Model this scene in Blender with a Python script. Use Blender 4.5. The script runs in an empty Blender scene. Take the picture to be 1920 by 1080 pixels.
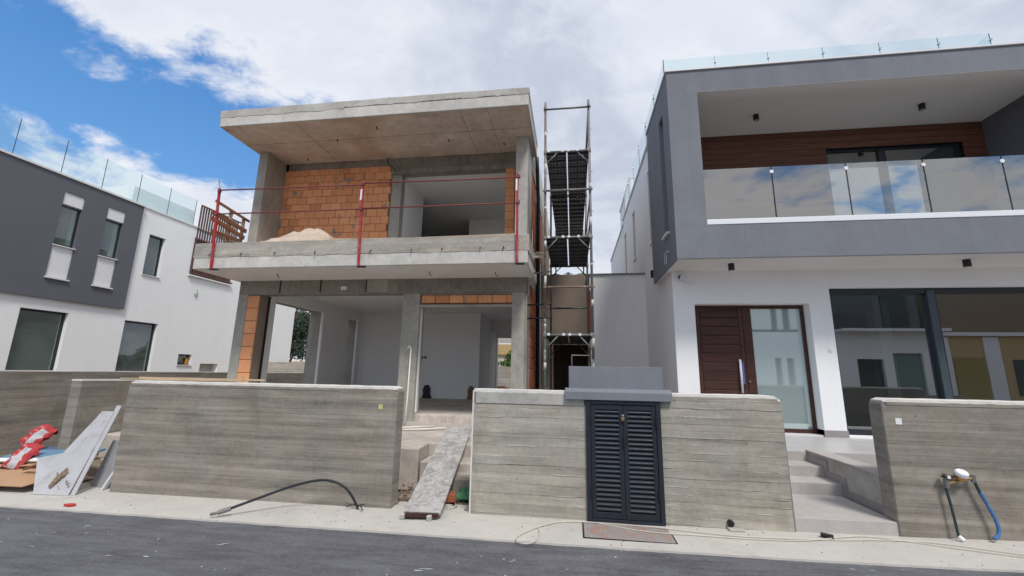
import bpy, bmesh, math, random
from mathutils import Vector, Matrix, noise
random.seed(7)
S = bpy.context.scene
COL = S.collection
R = math.radians

# ------------------------------------------------------------------ camera
cd = bpy.data.cameras.new('camera'); cam = bpy.data.objects.new('camera', cd); COL.objects.link(cam)
yaw, pit, rol, FPX, CH = 0.14456, 0.19743, 0.018075, 789.125, 1.65
_f = Vector((-math.sin(yaw)*math.cos(pit), math.cos(yaw)*math.cos(pit), math.sin(pit)))
_r = Vector((math.cos(yaw), math.sin(yaw), 0)); _u = _r.cross(_f)
_r2 = _r*math.cos(rol)+_u*math.sin(rol); _u2 = -_r*math.sin(rol)+_u*math.cos(rol)
cam.matrix_world = Matrix(((_r2.x,_u2.x,-_f.x,0),(_r2.y,_u2.y,-_f.y,0),(_r2.z,_u2.z,-_f.z,CH),(0,0,0,1)))
cd.sensor_width = 36; cd.lens = FPX/1920*36; cd.clip_start = .05; cd.clip_end = 4000
S.camera = cam

# ------------------------------------------------------------------ sun, sky, exposure
SUN_EL, SUN_AZ = R(54), R(152)          # azimuth clockwise from +Y (north): behind the camera, to the right
sd = bpy.data.lights.new('sun', 'SUN'); sun = bpy.data.objects.new('sun', sd); COL.objects.link(sun)
sd.energy = 1.9; sd.angle = R(13); sd.color = (1, .965, .92)
dsun = Vector((math.sin(SUN_AZ)*math.cos(SUN_EL), math.cos(SUN_AZ)*math.cos(SUN_EL), math.sin(SUN_EL)))
sun.rotation_euler = dsun.to_track_quat('Z', 'Y').to_euler()
S.view_settings.view_transform = 'Standard'; S.view_settings.look = 'None'
S.view_settings.gamma = 1; S.view_settings.exposure = 0.50; S.view_settings.use_curve_mapping = False
S.cycles.use_denoising = True
S.cycles.max_bounces = 10; S.cycles.diffuse_bounces = 5; S.cycles.transparent_max_bounces = 16

W = bpy.data.worlds.new('World'); S.world = W; W.use_nodes = True
nt = W.node_tree; nt.nodes.clear()
class N:
    """small node helper"""
    def __init__(s, t): s.t = t
    def n(s, ty, **k):
        x = s.t.nodes.new(ty)
        for a, b in k.items(): setattr(x, a, b)
        return x
    def put(s, sock, v):
        if isinstance(v, bpy.types.NodeSocket): s.t.links.new(v, sock)
        elif v is not None:
            if isinstance(v, tuple) and len(v) == 3 and sock.type == 'RGBA': v = v+(1,)
            sock.default_value = v
    def m(s, op, a, b=None, c=None, clamp=False):
        x = s.n('ShaderNodeMath', operation=op, use_clamp=clamp)
        for i, v in enumerate((a, b, c)):
            if v is not None: s.put(x.inputs[i], v)
        return x.outputs[0]
    def v(s, op, a, b=None):
        x = s.n('ShaderNodeVectorMath', operation=op); s.put(x.inputs[0], a)
        if b is not None: s.put(x.inputs[1], b)
        return x.outputs['Value'] if op in ('DOT_PRODUCT', 'LENGTH') else x.outputs['Vector']
    def mix(s, f, a, b, mode='MIX'):
        x = s.n('ShaderNodeMix', data_type='RGBA', blend_type=mode)
        s.put(x.inputs[0], f); s.put(x.inputs[6], a); s.put(x.inputs[7], b); return x.outputs[2]
    def rng(s, v, a, b, c=0., d=1., smooth=True):
        x = s.n('ShaderNodeMapRange', interpolation_type='SMOOTHSTEP' if smooth else 'LINEAR')
        s.put(x.inputs[0], v)
        for i, q in enumerate((a, b, c, d)): s.put(x.inputs[1+i], q)
        return x.outputs[0]
    def noise(s, vec, scale, det=4, rough=.55, dist=0.):
        x = s.n('ShaderNodeTexNoise'); s.put(x.inputs['Vector'], vec)
        x.inputs['Scale'].default_value = scale; x.inputs['Detail'].default_value = det
        x.inputs['Roughness'].default_value = rough; x.inputs['Distortion'].default_value = dist
        return x.outputs['Fac']
    def comb(s, x, y, z):
        c = s.n('ShaderNodeCombineXYZ')
        for i, q in enumerate((x, y, z)): s.put(c.inputs[i], q)
        return c.outputs[0]
w = N(nt)
tc = w.n('ShaderNodeTexCoord'); D = tc.outputs['Generated']
sky = w.n('ShaderNodeTexSky', sky_type='NISHITA', sun_disc=False); sky.sun_elevation = SUN_EL; sky.sun_rotation = SUN_AZ
sky.air_density = 1.0; sky.dust_density = .6; sky.ozone_density = 2.2
sx = w.n('ShaderNodeSeparateXYZ'); w.put(sx.inputs[0], D)
zz = w.m('MAXIMUM', sx.outputs[2], 0.0)
den = w.m('ADD', zz, .32)
P = w.comb(w.m('ADD', w.m('DIVIDE', sx.outputs[0], den), 11.3), w.m('ADD', w.m('DIVIDE', sx.outputs[1], den), 4.1), 0.)
NP_ = Vector((-.3965, .3225, -.8595))         # a great circle: the edge of the cloud sheet; clear band below it
dt = w.v('DOT_PRODUCT', D, tuple(NP_))
n1 = w.noise(w.v('MULTIPLY', P, (1.0, 1.2, 1)), 2.6, 9, .60, .45)
n2 = w.noise(P, 8.5, 7, .64, .5)
lo = w.noise(P, .9, 2, .5)
clear = w.m('MULTIPLY', w.rng(dt, -.13, .12), w.m('SUBTRACT', 1., w.m('MULTIPLY', w.rng(dt, .13, .25), .56)))
clear = w.m('MULTIPLY', clear, w.rng(sx.outputs[0], -.02, -.40))
fld = w.m('ADD', w.m('MULTIPLY', n1, 2.2), w.m('MULTIPLY', n2, .8))
back = w.m('MULTIPLY', w.rng(w.m('MULTIPLY', sx.outputs[1], -1.), .15, .6), w.rng(zz, .85, .6))
cov = w.m('SUBTRACT', w.m('SUBTRACT', w.m('SUBTRACT', fld, .42), w.m('MULTIPLY', clear, 1.0)), w.m('MULTIPLY', back, .43))
mask = w.rng(cov, .34, .74)
nb = w.noise(w.v('ADD', P, (3.1, 7.7, 0)), 1.5, 8, .58, .7)
ccol = w.mix(w.rng(nb, .38, .62), (.50, .55, .665), (.69, .73, .82))
ccol = w.mix(w.m('MULTIPLY', w.rng(n1, .50, .68), .5), ccol, (.83, .845, .885))
ccol = w.mix(w.m('MULTIPLY', w.rng(cov, 1.1, .62), .45), ccol, (.84, .86, .90))
skyc = w.mix(1.0, w.v('SCALE', sky.outputs[0]), (1, 1, 1), 'MULTIPLY')
sc_ = skyc.node.inputs[6].links[0].from_node; sc_.inputs['Scale'].default_value = .10
blue = w.mix(.75, skyc, w.mix(w.rng(zz, .62, .25), (.065, .25, .64), (.15, .40, .82)))
fin = w.mix(mask, blue, ccol)
bg = w.n('ShaderNodeBackground'); w.put(bg.inputs[0], fin); bg.inputs[1].default_value = .775
wo = w.n('ShaderNodeOutputWorld'); nt.links.new(bg.outputs[0], wo.inputs[0])

# ------------------------------------------------------------------ materials
MATS = {}
def mat(name):
    m = bpy.data.materials.new(name); m.use_nodes = True; m.node_tree.nodes.clear(); MATS[name] = m
    h = N(m.node_tree); out = h.n('ShaderNodeOutputMaterial')
    geo = h.n('ShaderNodeNewGeometry')
    return m, h, out, geo.outputs['Position']
def princ(h, out, col, rough=.7, bump=None, bs=.3, bd=.02, metal=0., spec=.3, coat=0.):
    p = h.n('ShaderNodeBsdfPrincipled'); h.put(p.inputs['Base Color'], col); h.put(p.inputs['Roughness'], rough)
    p.inputs['Metallic'].default_value = metal; p.inputs['Specular IOR Level'].default_value = spec
    p.inputs['Coat Weight'].default_value = coat
    if bump is not None:
        b = h.n('ShaderNodeBump'); b.inputs['Strength'].default_value = bs; b.inputs['Distance'].default_value = bd
        h.put(b.inputs['Height'], bump); h.t.links.new(b.outputs[0], p.inputs['Normal'])
    h.t.links.new(p.outputs[0], out.inputs[0]); return p
def sepP(h, P):
    s = h.n('ShaderNodeSeparateXYZ'); h.put(s.inputs[0], P)
    return s.outputs[0], s.outputs[1], s.outputs[2]
def scale3(c, k): return tuple(min(1, x*k) for x in c)

def concrete_boards(name, base, bh=.104, contrast=1., seam=.5, light=.25, segs=1., attr=False, off=13., tw=1.):
    """board-marked raw concrete: the boards run level along the wall"""
    m, h, out, P = mat(name); x, y, z = sepP(h, P)
    hx = h.m('ADD', x, y)
    zw = h.m('ADD', z, h.m('MULTIPLY', h.m('SUBTRACT', h.noise(h.comb(h.m('MULTIPLY', hx, .7), 0., z), 1., 2), .5), .03))
    zb = h.m('DIVIDE', zw, bh); row = h.m('FLOOR', zb); fr = h.m('FRACT', zb)
    seg = h.m('FLOOR', h.m('ADD', h.m('MULTIPLY', hx, .42*segs), h.m('MULTIPLY', row, .37*segs)))
    wn = h.n('ShaderNodeTexWhiteNoise', noise_dimensions='2D'); h.put(wn.inputs['Vector'], h.comb(row, seg, 0.))
    rnd = wn.outputs['Value']
    if attr:
        at = h.n('ShaderNodeAttribute', attribute_name='tone'); rnd = at.outputs['Fac']
        hx = h.m('ADD', hx, h.m('MULTIPLY', rnd, off)) if off else hx
    blot = h.noise(h.v('MULTIPLY', P, (1., 1., 1.7)), 1.5, 6, .66, .5); streak = h.noise(h.comb(h.m('MULTIPLY', hx, .9), 0., h.m('MULTIPLY', z, 8.)), 1., 5, .58, .3)
    fine = h.noise(P, 22, 6, .75); grain = h.noise(h.comb(h.m('MULTIPLY', hx, 9), 0., h.m('MULTIPLY', z, 60)), 1., 3, .6)
    band = h.noise(h.comb(h.m('MULTIPLY', hx, .22), 3., h.m('MULTIPLY', z, 15.)), 1., 3, .55, .15)
    v = h.m('ADD', h.m('ADD', h.m('MULTIPLY', h.m('SUBTRACT', rnd, .5), .20*contrast*tw), h.m('MULTIPLY', h.m('SUBTRACT', band, .5), 1.15 if off == 0 else .4)),
        h.m('ADD', h.m('MULTIPLY', h.m('SUBTRACT', blot, .5), .75*contrast),
        h.m('ADD', h.m('MULTIPLY', h.m('SUBTRACT', streak, .5), 1.25*contrast),
        h.m('ADD', h.m('MULTIPLY', h.m('SUBTRACT', fine, .5), .65), h.m('MULTIPLY', h.m('SUBTRACT', grain, .5), .22)))))
    edge = h.m('MULTIPLY', h.rng(h.m('ABSOLUTE', h.m('SUBTRACT', fr, .5)), .455, .5), h.rng(h.noise(h.comb(hx, row, 0.), 1.6, 3), .44, .62))
    v = h.m('SUBTRACT', v, h.m('MULTIPLY', edge, 0. if attr else seam*.45))
    c = h.mix(1., base, h.comb(*(h.m('ADD', v, 1.),)*3), 'MULTIPLY')
    tint = h.mix(h.rng(h.noise(P, 1.7, 3), .35, .7), (1.02, .99, .95), (.98, 1.0, 1.0))
    c = h.mix(1., c, tint, 'MULTIPLY')
    c = h.mix(h.rng(h.noise(h.v('MULTIPLY', P, (1., 1., .6)), 1.1, 6, .66, 1.1), .52, .70, 0., .42), c, (base[0]*.62, base[1]*.57, base[2]*.50))
    lt = h.m('MULTIPLY', h.rng(h.noise(h.comb(h.m('MULTIPLY', hx, 1.1), 7., h.m('MULTIPLY', z, 7.)), 1., 5, .6), .58, .72), light)
    c = h.mix(lt, c, scale3(base, 1.75))
    vo = h.n('ShaderNodeTexVoronoi'); h.put(vo.inputs['Vector'], P); vo.inputs['Scale'].default_value = 6.5
    hole = h.m('MULTIPLY', h.m('LESS_THAN', vo.outputs['Distance'], .062), h.m('GREATER_THAN', h.noise(P, 2.3, 2), .55))
    c = h.mix(h.m('MULTIPLY', hole, .8), c, scale3(base, .2))
    hgt = h.m('ADD', h.m('MULTIPLY', rnd, .35), h.m('ADD', h.m('MULTIPLY', fine, .35), h.m('SUBTRACT', h.m('MULTIPLY', grain, .25), h.m('ADD', h.m('MULTIPLY', edge, .5), hole))))
    princ(h, out, c, .88, hgt, .55, .012, spec=.2); return m

def concrete_plain(name, base, contrast=1., warm=.0, vert=0.):
    m, h, out, P = mat(name); x, y, z = sepP(h, P)
    a = h.noise(P, 1.2, 6, .62, .4); b = h.noise(P, 7, 5, .6, .6); f = h.noise(P, 55, 3, .7)
    v = h.m('ADD', h.m('MULTIPLY', h.m('SUBTRACT', a, .5), 1.15*contrast), h.m('ADD', h.m('MULTIPLY', h.m('SUBTRACT', b, .5), .85*contrast), h.m('MULTIPLY', h.m('SUBTRACT', f, .5), .4)))
    if vert:
        v = h.m('ADD', v, h.m('MULTIPLY', h.m('SUBTRACT', h.noise(h.comb(h.m('MULTIPLY', h.m('ADD', x, y), 9), 0., h.m('MULTIPLY', z, .8)), 1, 4), .5), vert))
    c = h.mix(1., base, h.comb(*(h.m('ADD', v, 1.),)*3), 'MULTIPLY')
    c = h.mix(h.m('MULTIPLY', h.rng(h.noise(P, .8, 4, .6, .5), .42, .68), warm), c, (.40, .26, .17))
    vo = h.n('ShaderNodeTexVoronoi'); h.put(vo.inputs['Vector'], P); vo.inputs['Scale'].default_value = 9
    hole = h.m('MULTIPLY', h.m('LESS_THAN', vo.outputs['Distance'], .05), h.m('GREATER_THAN', b, .55))
    c = h.mix(h.m('MULTIPLY', hole, .7), c, scale3(base, .25))
    princ(h, out, c, .9, h.m('ADD', h.m('ADD', h.m('MULTIPLY', b, .5), h.m('MULTIPLY', f, .4)), h.m('MULTIPLY', hole, -1.)), .5, .012, spec=.2); return m

def plaster(name, base, grain=.10, stain=.06, bs=.25):
    m, h, out, P = mat(name)
    f = h.noise(P, 130, 2, .8); g = h.noise(P, 34, 3, .7); l = h.noise(P, .55, 4, .6, .3)
    v = h.m('ADD', h.m('MULTIPLY', h.m('SUBTRACT', f, .5), grain*1.6), h.m('ADD', h.m('MULTIPLY', h.m('SUBTRACT', g, .5), grain), h.m('MULTIPLY', h.m('SUBTRACT', l, .5), stain*2)))
    x, y, z = sepP(h, P)
    st = h.noise(h.comb(h.m('MULTIPLY', h.m('ADD', x, y), 5.), 0., h.m('MULTIPLY', z, .45)), 1., 5, .62, .2); tr = h.noise(P, 2.6, 5, .6, .6)
    v = h.m('ADD', v, h.m('ADD', h.m('MULTIPLY', h.m('SUBTRACT', st, .5), stain*1.6), h.m('MULTIPLY', h.m('SUBTRACT', tr, .5), stain*1.4)))
    c = h.mix(1., base, h.comb(*(h.m('ADD', v, 1.),)*3), 'MULTIPLY')
    princ(h, out, c, .9, h.m('ADD', h.m('ADD', f, g), h.m('MULTIPLY', tr, 1.5)), bs, .006, spec=.2); return m

def simple(name, col, rough=.5, metal=0., spec=.4, var=.12, sc=12., coat=0., dirt=None, bs=.12):
    m, h, out, P = mat(name)
    a = h.noise(P, sc, 4, .6)
    c = h.mix(1., col, h.comb(*(h.m('ADD', h.m('MULTIPLY', h.m('SUBTRACT', a, .5), var*2), 1.),)*3), 'MULTIPLY')
    if dirt: c = h.mix(h.m('MULTIPLY', h.rng(h.noise(P, sc*.7, 5, .65, .4), .5, .66), dirt[1]), c, dirt[0])
    princ(h, out, c, h.rng(a, .3, .7, rough*.85, min(1, rough*1.15)), a, bs, .004, metal, spec, coat); return m

def wood(name, c1, c2, axis=0, rough=.6, sc=1., spec=.3):
    m, h, out, P = mat(name); x, y, z = sepP(h, P)
    q = [h.m('MULTIPLY', t, 26*sc) for t in (x, y, z)]; q[axis] = h.m('MULTIPLY', (x, y, z)[axis], 1.6*sc)
    info = h.n('ShaderNodeObjectInfo').outputs['Random']
    V = h.comb(*q); V = h.v('ADD', V, h.comb(h.m('MULTIPLY', info, 40), h.m('MULTIPLY', info, 17), 0.))
    g = h.noise(V, 1., 5, .65, .4)
    c = h.mix(h.rng(g, .3, .72), c1, c2)
    c = h.mix(1., c, h.comb(*(h.m('ADD', h.m('MULTIPLY', h.m('SUBTRACT', info, .5), .28), 1.),)*3), 'MULTIPLY')
    princ(h, out, c, rough, g, .25, .004, spec=spec); return m

def brickmat(name, c1, c2, smear=.0, grooves=True, flute='x'):
    m, h, out, P = mat(name); x, y, z = sepP(h, P)
    info = h.n('ShaderNodeObjectInfo').outputs['Random']
    a = h.noise(h.v('ADD', P, h.comb(h.m('MULTIPLY', info, 30), 0., 0.)), 9, 5, .65)
    c = h.mix(h.m('ADD', h.m('MULTIPLY', info, .62), h.m('MULTIPLY', a, .38)), c1, c2)
    c = h.mix(h.rng(a, .58, .72, 0., .4), c, scale3(c1, .55)); c = h.mix(h.m('MULTIPLY', h.m('GREATER_THAN', info, .86), .35), c, scale3(c1, .5))
    sm = h.m('MULTIPLY', h.rng(h.noise(h.comb(h.m('MULTIPLY', h.m('ADD', x, y), 6), info, h.m('MULTIPLY', z, 3)), 1., 4, .6, .5), .60, .66), smear)
    c = h.mix(sm, c, (.27, .25, .22))
    hg = h.m('ADD', h.m('MULTIPLY', a, .4), h.m('MULTIPLY', h.m('SINE', h.m('MULTIPLY', z, 260.)), .16))
    princ(h, out, c, .85, hg, .4, .006, spec=.2); return m

def glass(name, tint, refl=.12, k=1.0, rough=.0, gcol=(.95, .97, 1), haze=0.):
    """coated pane: part mirror by angle, the rest clear and tinted"""
    m, h, out, P = mat(name)
    fr = h.n('ShaderNodeFresnel'); fr.inputs['IOR'].default_value = 1.5
    front = h.m('SUBTRACT', 1., h.t.nodes['Geometry'].outputs['Backfacing'])
    fac = h.m('MULTIPLY', h.m('ADD', h.m('MULTIPLY', fr.outputs[0], k), refl, clamp=True), front)
    t = h.n('ShaderNodeBsdfTransparent'); h.put(t.inputs[0], tint)
    g = h.n('ShaderNodeBsdfGlossy'); h.put(g.inputs[0], gcol); g.inputs['Roughness'].default_value = rough
    b = h.n('ShaderNodeBump'); b.inputs['Strength'].default_value = .04; b.inputs['Distance'].default_value = .01
    h.put(b.inputs['Height'], h.noise(P, 1.1, 2)); h.t.links.new(b.outputs[0], g.inputs['Normal'])
    mx = h.n('ShaderNodeMixShader'); h.put(mx.inputs[0], fac); h.t.links.new(t.outputs[0], mx.inputs[1]); h.t.links.new(g.outputs[0], mx.inputs[2])
    if haze:
        df = h.n('ShaderNodeBsdfDiffuse'); h.put(df.inputs[0], (.42, .50, .46)); m2 = h.n('ShaderNodeMixShader')  # greenish diffuse film: hazy reflections painted into the pane
        h.put(m2.inputs[0], h.m('MULTIPLY', h.rng(h.noise(P, 1.3, 5, .6, .5), .2, .8, .5, 1.4), haze)); h.t.links.new(mx.outputs[0], m2.inputs[1]); h.t.links.new(df.outputs[0], m2.inputs[2]); mx = m2
    h.t.links.new(mx.outputs[0], out.inputs[0]); return m

CB = concrete_boards('board_marked_concrete', (.262, .243, .215), bh=.125, contrast=.95, segs=.25, seam=.32, light=.22)
CBR = concrete_boards('board_imprint', (.262, .236, .204), bh=.125, contrast=.9, light=.25, attr=True, off=0, tw=.5)
CB2R = concrete_boards('board_imprint_grey', (.355, .330, .288), bh=.115, contrast=.85, light=.50, attr=True, off=2.5, tw=.9)
GROOVE = simple('concrete_groove', (.215, .20, .18), .95, var=.4, sc=30)
CB2 = concrete_boards('board_marked_concrete_grey', (.385, .362, .322), bh=.115, contrast=.78, light=.45)
CBD = concrete_boards('board_marked_concrete_side', (.275, .25, .222), bh=.16, contrast=1.05, light=.15, segs=.15)
CS = concrete_plain('slab_concrete', (.43, .415, .375), .75)
CSL = concrete_plain('slab_concrete_light', (.56, .545, .50), .6)
CP = concrete_plain('column_concrete', (.36, .345, .30), .7, vert=.3)
CBEAM = concrete_plain('beam_concrete', (.255, .235, .20), 1.0, vert=.35)
CSOF = concrete_plain('soffit_concrete', (.64, .545, .465), .7, warm=.55)
CSOF2 = plaster('balcony_soffit', (.80, .77, .75), .08, .12)
CAPM = concrete_plain('wall_cap_concrete', (.66, .63, .575), .5)
SCR = concrete_plain('floor_screed', (.47, .42, .37), .8)
WHITE = plaster('white_plaster', (.88, .88, .87), .09, .05)
WHI = plaster('interior_white_plaster', (.84, .835, .82), .05, .035)
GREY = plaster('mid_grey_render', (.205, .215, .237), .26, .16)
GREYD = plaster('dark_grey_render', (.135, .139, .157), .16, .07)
SOF = plaster('painted_soffit', (.80, .78, .77), .06, .05)
TAN = plaster('sand_cement_render', (.25, .205, .165), .10, .2)
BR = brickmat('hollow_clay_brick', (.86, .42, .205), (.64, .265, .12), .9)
BRD = brickmat('side_clay_brick', (.40, .14, .075), (.30, .09, .045), .6)  # darker copy of the front brick: the flank's shade is in its colour
MORT = simple('brown_mortar', (.20, .125, .085), .95, var=.3)  # brown mortar of the joints and the backing behind the bricks
RED = simple('red_painted_steel', (.40, .025, .035), .5, dirt=((.28, .20, .18), .5))
REDR = simple('rusty_red_tube', (.22, .045, .04), .6, dirt=((.12, .09, .08), .7), sc=20)
WHP = simple('white_paint', (.78, .78, .78), .5, var=.05)
WMETAL = simple('white_coated_metal', (.82, .83, .85), .35, var=.03)
DKF = simple('anthracite_frame', (.022, .027, .034), .4, var=.1)
DOORW = wood('dark_mahogany', (.046, .019, .0145), (.080, .034, .026), 0, .5)
CLAD = wood('wood_cladding', (.100, .043, .027), (.170, .070, .043), 0, .55)
LOUV = simple('louvre_paint', (.023, .029, .040), .52, spec=.3, var=.1)
LOUVF = simple('louvre_frame_paint', (.018, .023, .032), .5, spec=.35, var=.1)
BLK = simple('black_plastic', (.012, .012, .014), .45, var=.1)
STEEL = simple('galvanised_steel', (.205, .205, .20), .5, metal=.35, dirt=((.16, .11, .08), .6), sc=18)
GRT = simple('green_scaffold_tube', (.055, .085, .07), .6, dirt=((.34, .35, .33), .85), sc=9)
BRNT = simple('rusty_scaffold_tube', (.20, .135, .10), .7, dirt=((.36, .34, .32), .7), sc=14)
CHROME = simple('polished_metal', (.6, .6, .6), .2, metal=1., var=.05)
BRASS = simple('brass', (.42, .26, .12), .4, metal=.8)
GLW = glass('window_glass', (.55, .62, .60), .30, 1.2, haze=.02)
GLU = glass('upper_window_glass', (.30, .38, .40), .30, 1.2)
GLR = glass('balcony_glass', (.82, .88, .88), .25, 1.3, gcol=(1, .97, .91))
GLL = glass('left_window_glass', (.62, .72, .69), .10, 1.0, haze=.13)
GLT = glass('roof_terrace_glass', (.905, .965, .968), .07, 1.0)
m, h, out, P = mat('frosted_glass')
_d = h.n('ShaderNodeBsdfDiffuse'); h.put(_d.inputs[0], (.40, .50, .49)); _g = h.n('ShaderNodeBsdfGlossy'); _g.inputs['Roughness'].default_value = .02; h.put(_g.inputs[0], (.9, .97, .97))
_m = h.n('ShaderNodeMixShader'); _m.inputs[0].default_value = .42; h.t.links.new(_d.outputs[0], _m.inputs[1]); h.t.links.new(_g.outputs[0], _m.inputs[2]); h.t.links.new(_m.outputs[0], out.inputs[0]); GLF = m
OCH = plaster('ochre_plaster', (.50, .36, .17), .06, .1)
TILE = simple('porcelain_tile', (.50, .485, .475), .38, spec=.5, var=.05, sc=3, bs=.0)
SKIRT = simple('skirting_tile', (.30, .275, .27), .4, var=.1, sc=6)
STEP = concrete_plain('step_tile', (.45, .42, .395), .35)
MARB = simple('marble_sill', (.74, .73, .72), .35, var=.05)
DARKIN = plaster('dark_interior', (.10, .10, .10), .05, .1)
ROOMW = plaster('room_wall', (.45, .43, .38), .04, .1)
PLY = wood('pale_timber', (.40, .30, .19), (.55, .43, .29), 0, .8)
TIMB = wood('brown_formwork_timber', (.17, .075, .04), (.28, .13, .07), 1, .8)
SLATW = wood('slat_timber', (.10, .055, .048), (.17, .095, .08), 2, .7)
PVC = simple('cream_conduit', (.70, .66, .58), .45, var=.08)
CABM = simple('cream_cable', (.56, .52, .44), .5, var=.1)
HOSE = simple('black_rubber_hose', (.018, .020, .026), .5, var=.1)
BLUEF = simple('blue_foam', (.07, .17, .36), .8, var=.2, dirt=((.25, .3, .38), .5))
GRNP = simple('dark_green_pipe', (.025, .05, .05), .5, var=.2)
BOARD = simple('cement_board', (.44, .44, .45), .8, var=.10, sc=4, dirt=((.33, .31, .29), .7))
BOARDE = simple('board_edge', (.66, .66, .66), .8)
MUD = simple('mud_stain', (.22, .15, .09), .9, var=.3)
CARD = simple('cardboard', (.43, .26, .15), .9, var=.15, sc=5)
BLB = simple('blue_panel', (.13, .24, .35), .6, var=.1)
PINK = simple('pink_cloth', (.55, .12, .36), .9, var=.25)
BLUC = simple('blue_cloth', (.10, .13, .24), .9, var=.35, sc=20)
REDP = simple('red_plastic_scrap', (.5, .03, .02), .4)
GRNC = simple('green_rag', (.08, .24, .12), .9, var=.4)
SAND = None

def mk(name):
    m, h, out, P = mat(name)
    return m, h, out, P
# asphalt
m, h, out, P = mat('asphalt'); x, y, z = sepP(h, P)
a = h.noise(P, 110, 3, .8); b = h.noise(P, 1.1, 6, .62, .4); c_ = h.noise(P, 26, 5, .8)
st = h.noise(h.v('MULTIPLY', P, (1.2, 7., 1.)), 1.4, 5, .6, .5)
v = h.m('ADD', 1., h.m('ADD', h.m('MULTIPLY', h.m('SUBTRACT', a, .5), 1.1), h.m('ADD', h.m('MULTIPLY', h.m('SUBTRACT', b, .5), 1.1), h.m('ADD', h.m('MULTIPLY', h.m('SUBTRACT', c_, .5), 1.1), h.m('MULTIPLY', h.m('SUBTRACT', st, .5), 1.2)))))
c = h.mix(1., (.128, .128, .139), h.comb(v, v, v), 'MULTIPLY')
c = h.mix(h.rng(h.noise(P, 120, 2, .8), .66, .74, 0., .35), c, (.26, .26, .27))
vo = h.n('ShaderNodeTexVoronoi'); h.put(vo.inputs['Vector'], h.v('MULTIPLY', P, (1., 2.6, 1.))); vo.inputs['Scale'].default_value = 5.2
sp = h.m('MULTIPLY', h.m('LESS_THAN', h.m('ADD', vo.outputs['Distance'], h.m('MULTIPLY', c_, .12)), .125), h.m('GREATER_THAN', b, .56))
c = h.mix(h.m('MULTIPLY', sp, .75), c, (.5, .51, .52))
princ(h, out, c, .8, h.m('ADD', a, c_), .7, .01, spec=.3); ASPH = m
# pavement
m, h, out, P = mat('pavement_concrete')
a = h.noise(P, 90, 3, .75); b = h.noise(P, 1.1, 6, .6, .5); e = h.noise(P, 5, 5, .6, .5)
v = h.m('ADD', 1., h.m('ADD', h.m('MULTIPLY', h.m('SUBTRACT', a, .5), .2), h.m('ADD', h.m('MULTIPLY', h.m('SUBTRACT', b, .5), .35), h.m('MULTIPLY', h.m('SUBTRACT', e, .5), .22))))
c = h.mix(1., (.52, .492, .445), h.comb(v, v, v), 'MULTIPLY')
c = h.mix(h.rng(h.noise(P, 3.1, 5, .65, 1.), .57, .70, 0., .55), c, (.40, .38, .35))
vo = h.n('ShaderNodeTexVoronoi'); h.put(vo.inputs['Vector'], P); vo.inputs['Scale'].default_value = 7
c = h.mix(h.m('MULTIPLY', h.m('LESS_THAN', vo.outputs['Distance'], .055), h.m('GREATER_THAN', b, .5)), c, (.18, .16, .14))
princ(h, out, c, .9, h.m('ADD', a, h.m('MULTIPLY', e, 2.)), .4, .01, spec=.2); PAVE = m
# earth
m, h, out, P = mat('earth'); a = h.noise(P, 14, 6, .7); b = h.noise(P, 1.5, 4)
c = h.mix(a, (.12, .08, .055), (.30, .22, .16)); c = h.mix(h.rng(b, .45, .65), c, (.30, .26, .22))
princ(h, out, c, .95, a, .9, .05, spec=.1); EARTH = m
m, h, out, P = mat('red_soil'); a = h.noise(P, 10, 6, .7)
princ(h, out, h.mix(a, (.14, .05, .028), (.34, .15, .09)), .95, a, 1., .08, spec=.1); SOIL = m
m, h, out, P = mat('pale_sand'); a = h.noise(P, 60, 4, .7); b = h.noise(P, 5, 4)
princ(h, out, h.mix(h.m('ADD', h.m('MULTIPLY', a, .5), h.m('MULTIPLY', b, .5)), (.55, .43, .33), (.78, .66, .54)), .95, h.m('ADD', a, b), .8, .03, spec=.1); SAND = m
# plank ramp: worn grey boards spattered with cement
m, h, out, P = mat('cement_spattered_plywood')
a = h.noise(P, 6, 6, .7, 1.2); b = h.noise(P, 30, 5, .75, .6); f = h.noise(P, 120, 2)
c = h.mix(h.rng(a, .35, .62), (.28, .255, .24), (.47, .455, .435)); c = h.mix(h.rng(b, .56, .63, 0., .8), c, (.60, .59, .57)); c = h.mix(h.rng(b, .40, .34, 0., .6), c, (.16, .145, .135))
princ(h, out, c, .85, h.m('ADD', a, b), .6, .015, spec=.2); RAMPM = m
# rusty cover
m, h, out, P = mat('rusty_cast_cover'); a = h.noise(P, 9, 5, .65, .6); b = h.noise(P, 60, 3, .7)
c = h.mix(h.rng(a, .42, .66), (.33, .31, .30), (.37, .235, .18)); c = h.mix(h.rng(b, .6, .7, 0., .6), c, (.12, .08, .07))
princ(h, out, c, .8, b, .6, .01, metal=.1); COVER = m
# sack print
m, h, out, P = mat('red_and_white_paper_sack')
u = h.n('ShaderNodeUVMap').outputs[0]; ux, uy, _ = sepP(h, u)
inx = h.m('MULTIPLY', h.m('GREATER_THAN', ux, .34), h.m('LESS_THAN', ux, .74)); iny = h.m('LESS_THAN', uy, .76)
bars = h.m('MULTIPLY', h.m('LESS_THAN', h.m('FRACT', h.m('MULTIPLY', uy, 5.)), .28), h.m('MULTIPLY', h.m('LESS_THAN', ux, .30), h.m('GREATER_THAN', ux, .14)))
c = h.mix(h.m('MULTIPLY', inx, iny), (.42, .04, .045), (.47, .46, .47)); c = h.mix(h.m('MULTIPLY', bars, .35), c, (.6, .5, .5))
c = h.mix(h.rng(h.noise(P, 9, 5, .7, .5), .6, .7, 0., .4), c, (.48, .42, .38))
princ(h, out, c, .6, h.noise(P, 16, 5, .7), .6, .02); SACK = m
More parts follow.
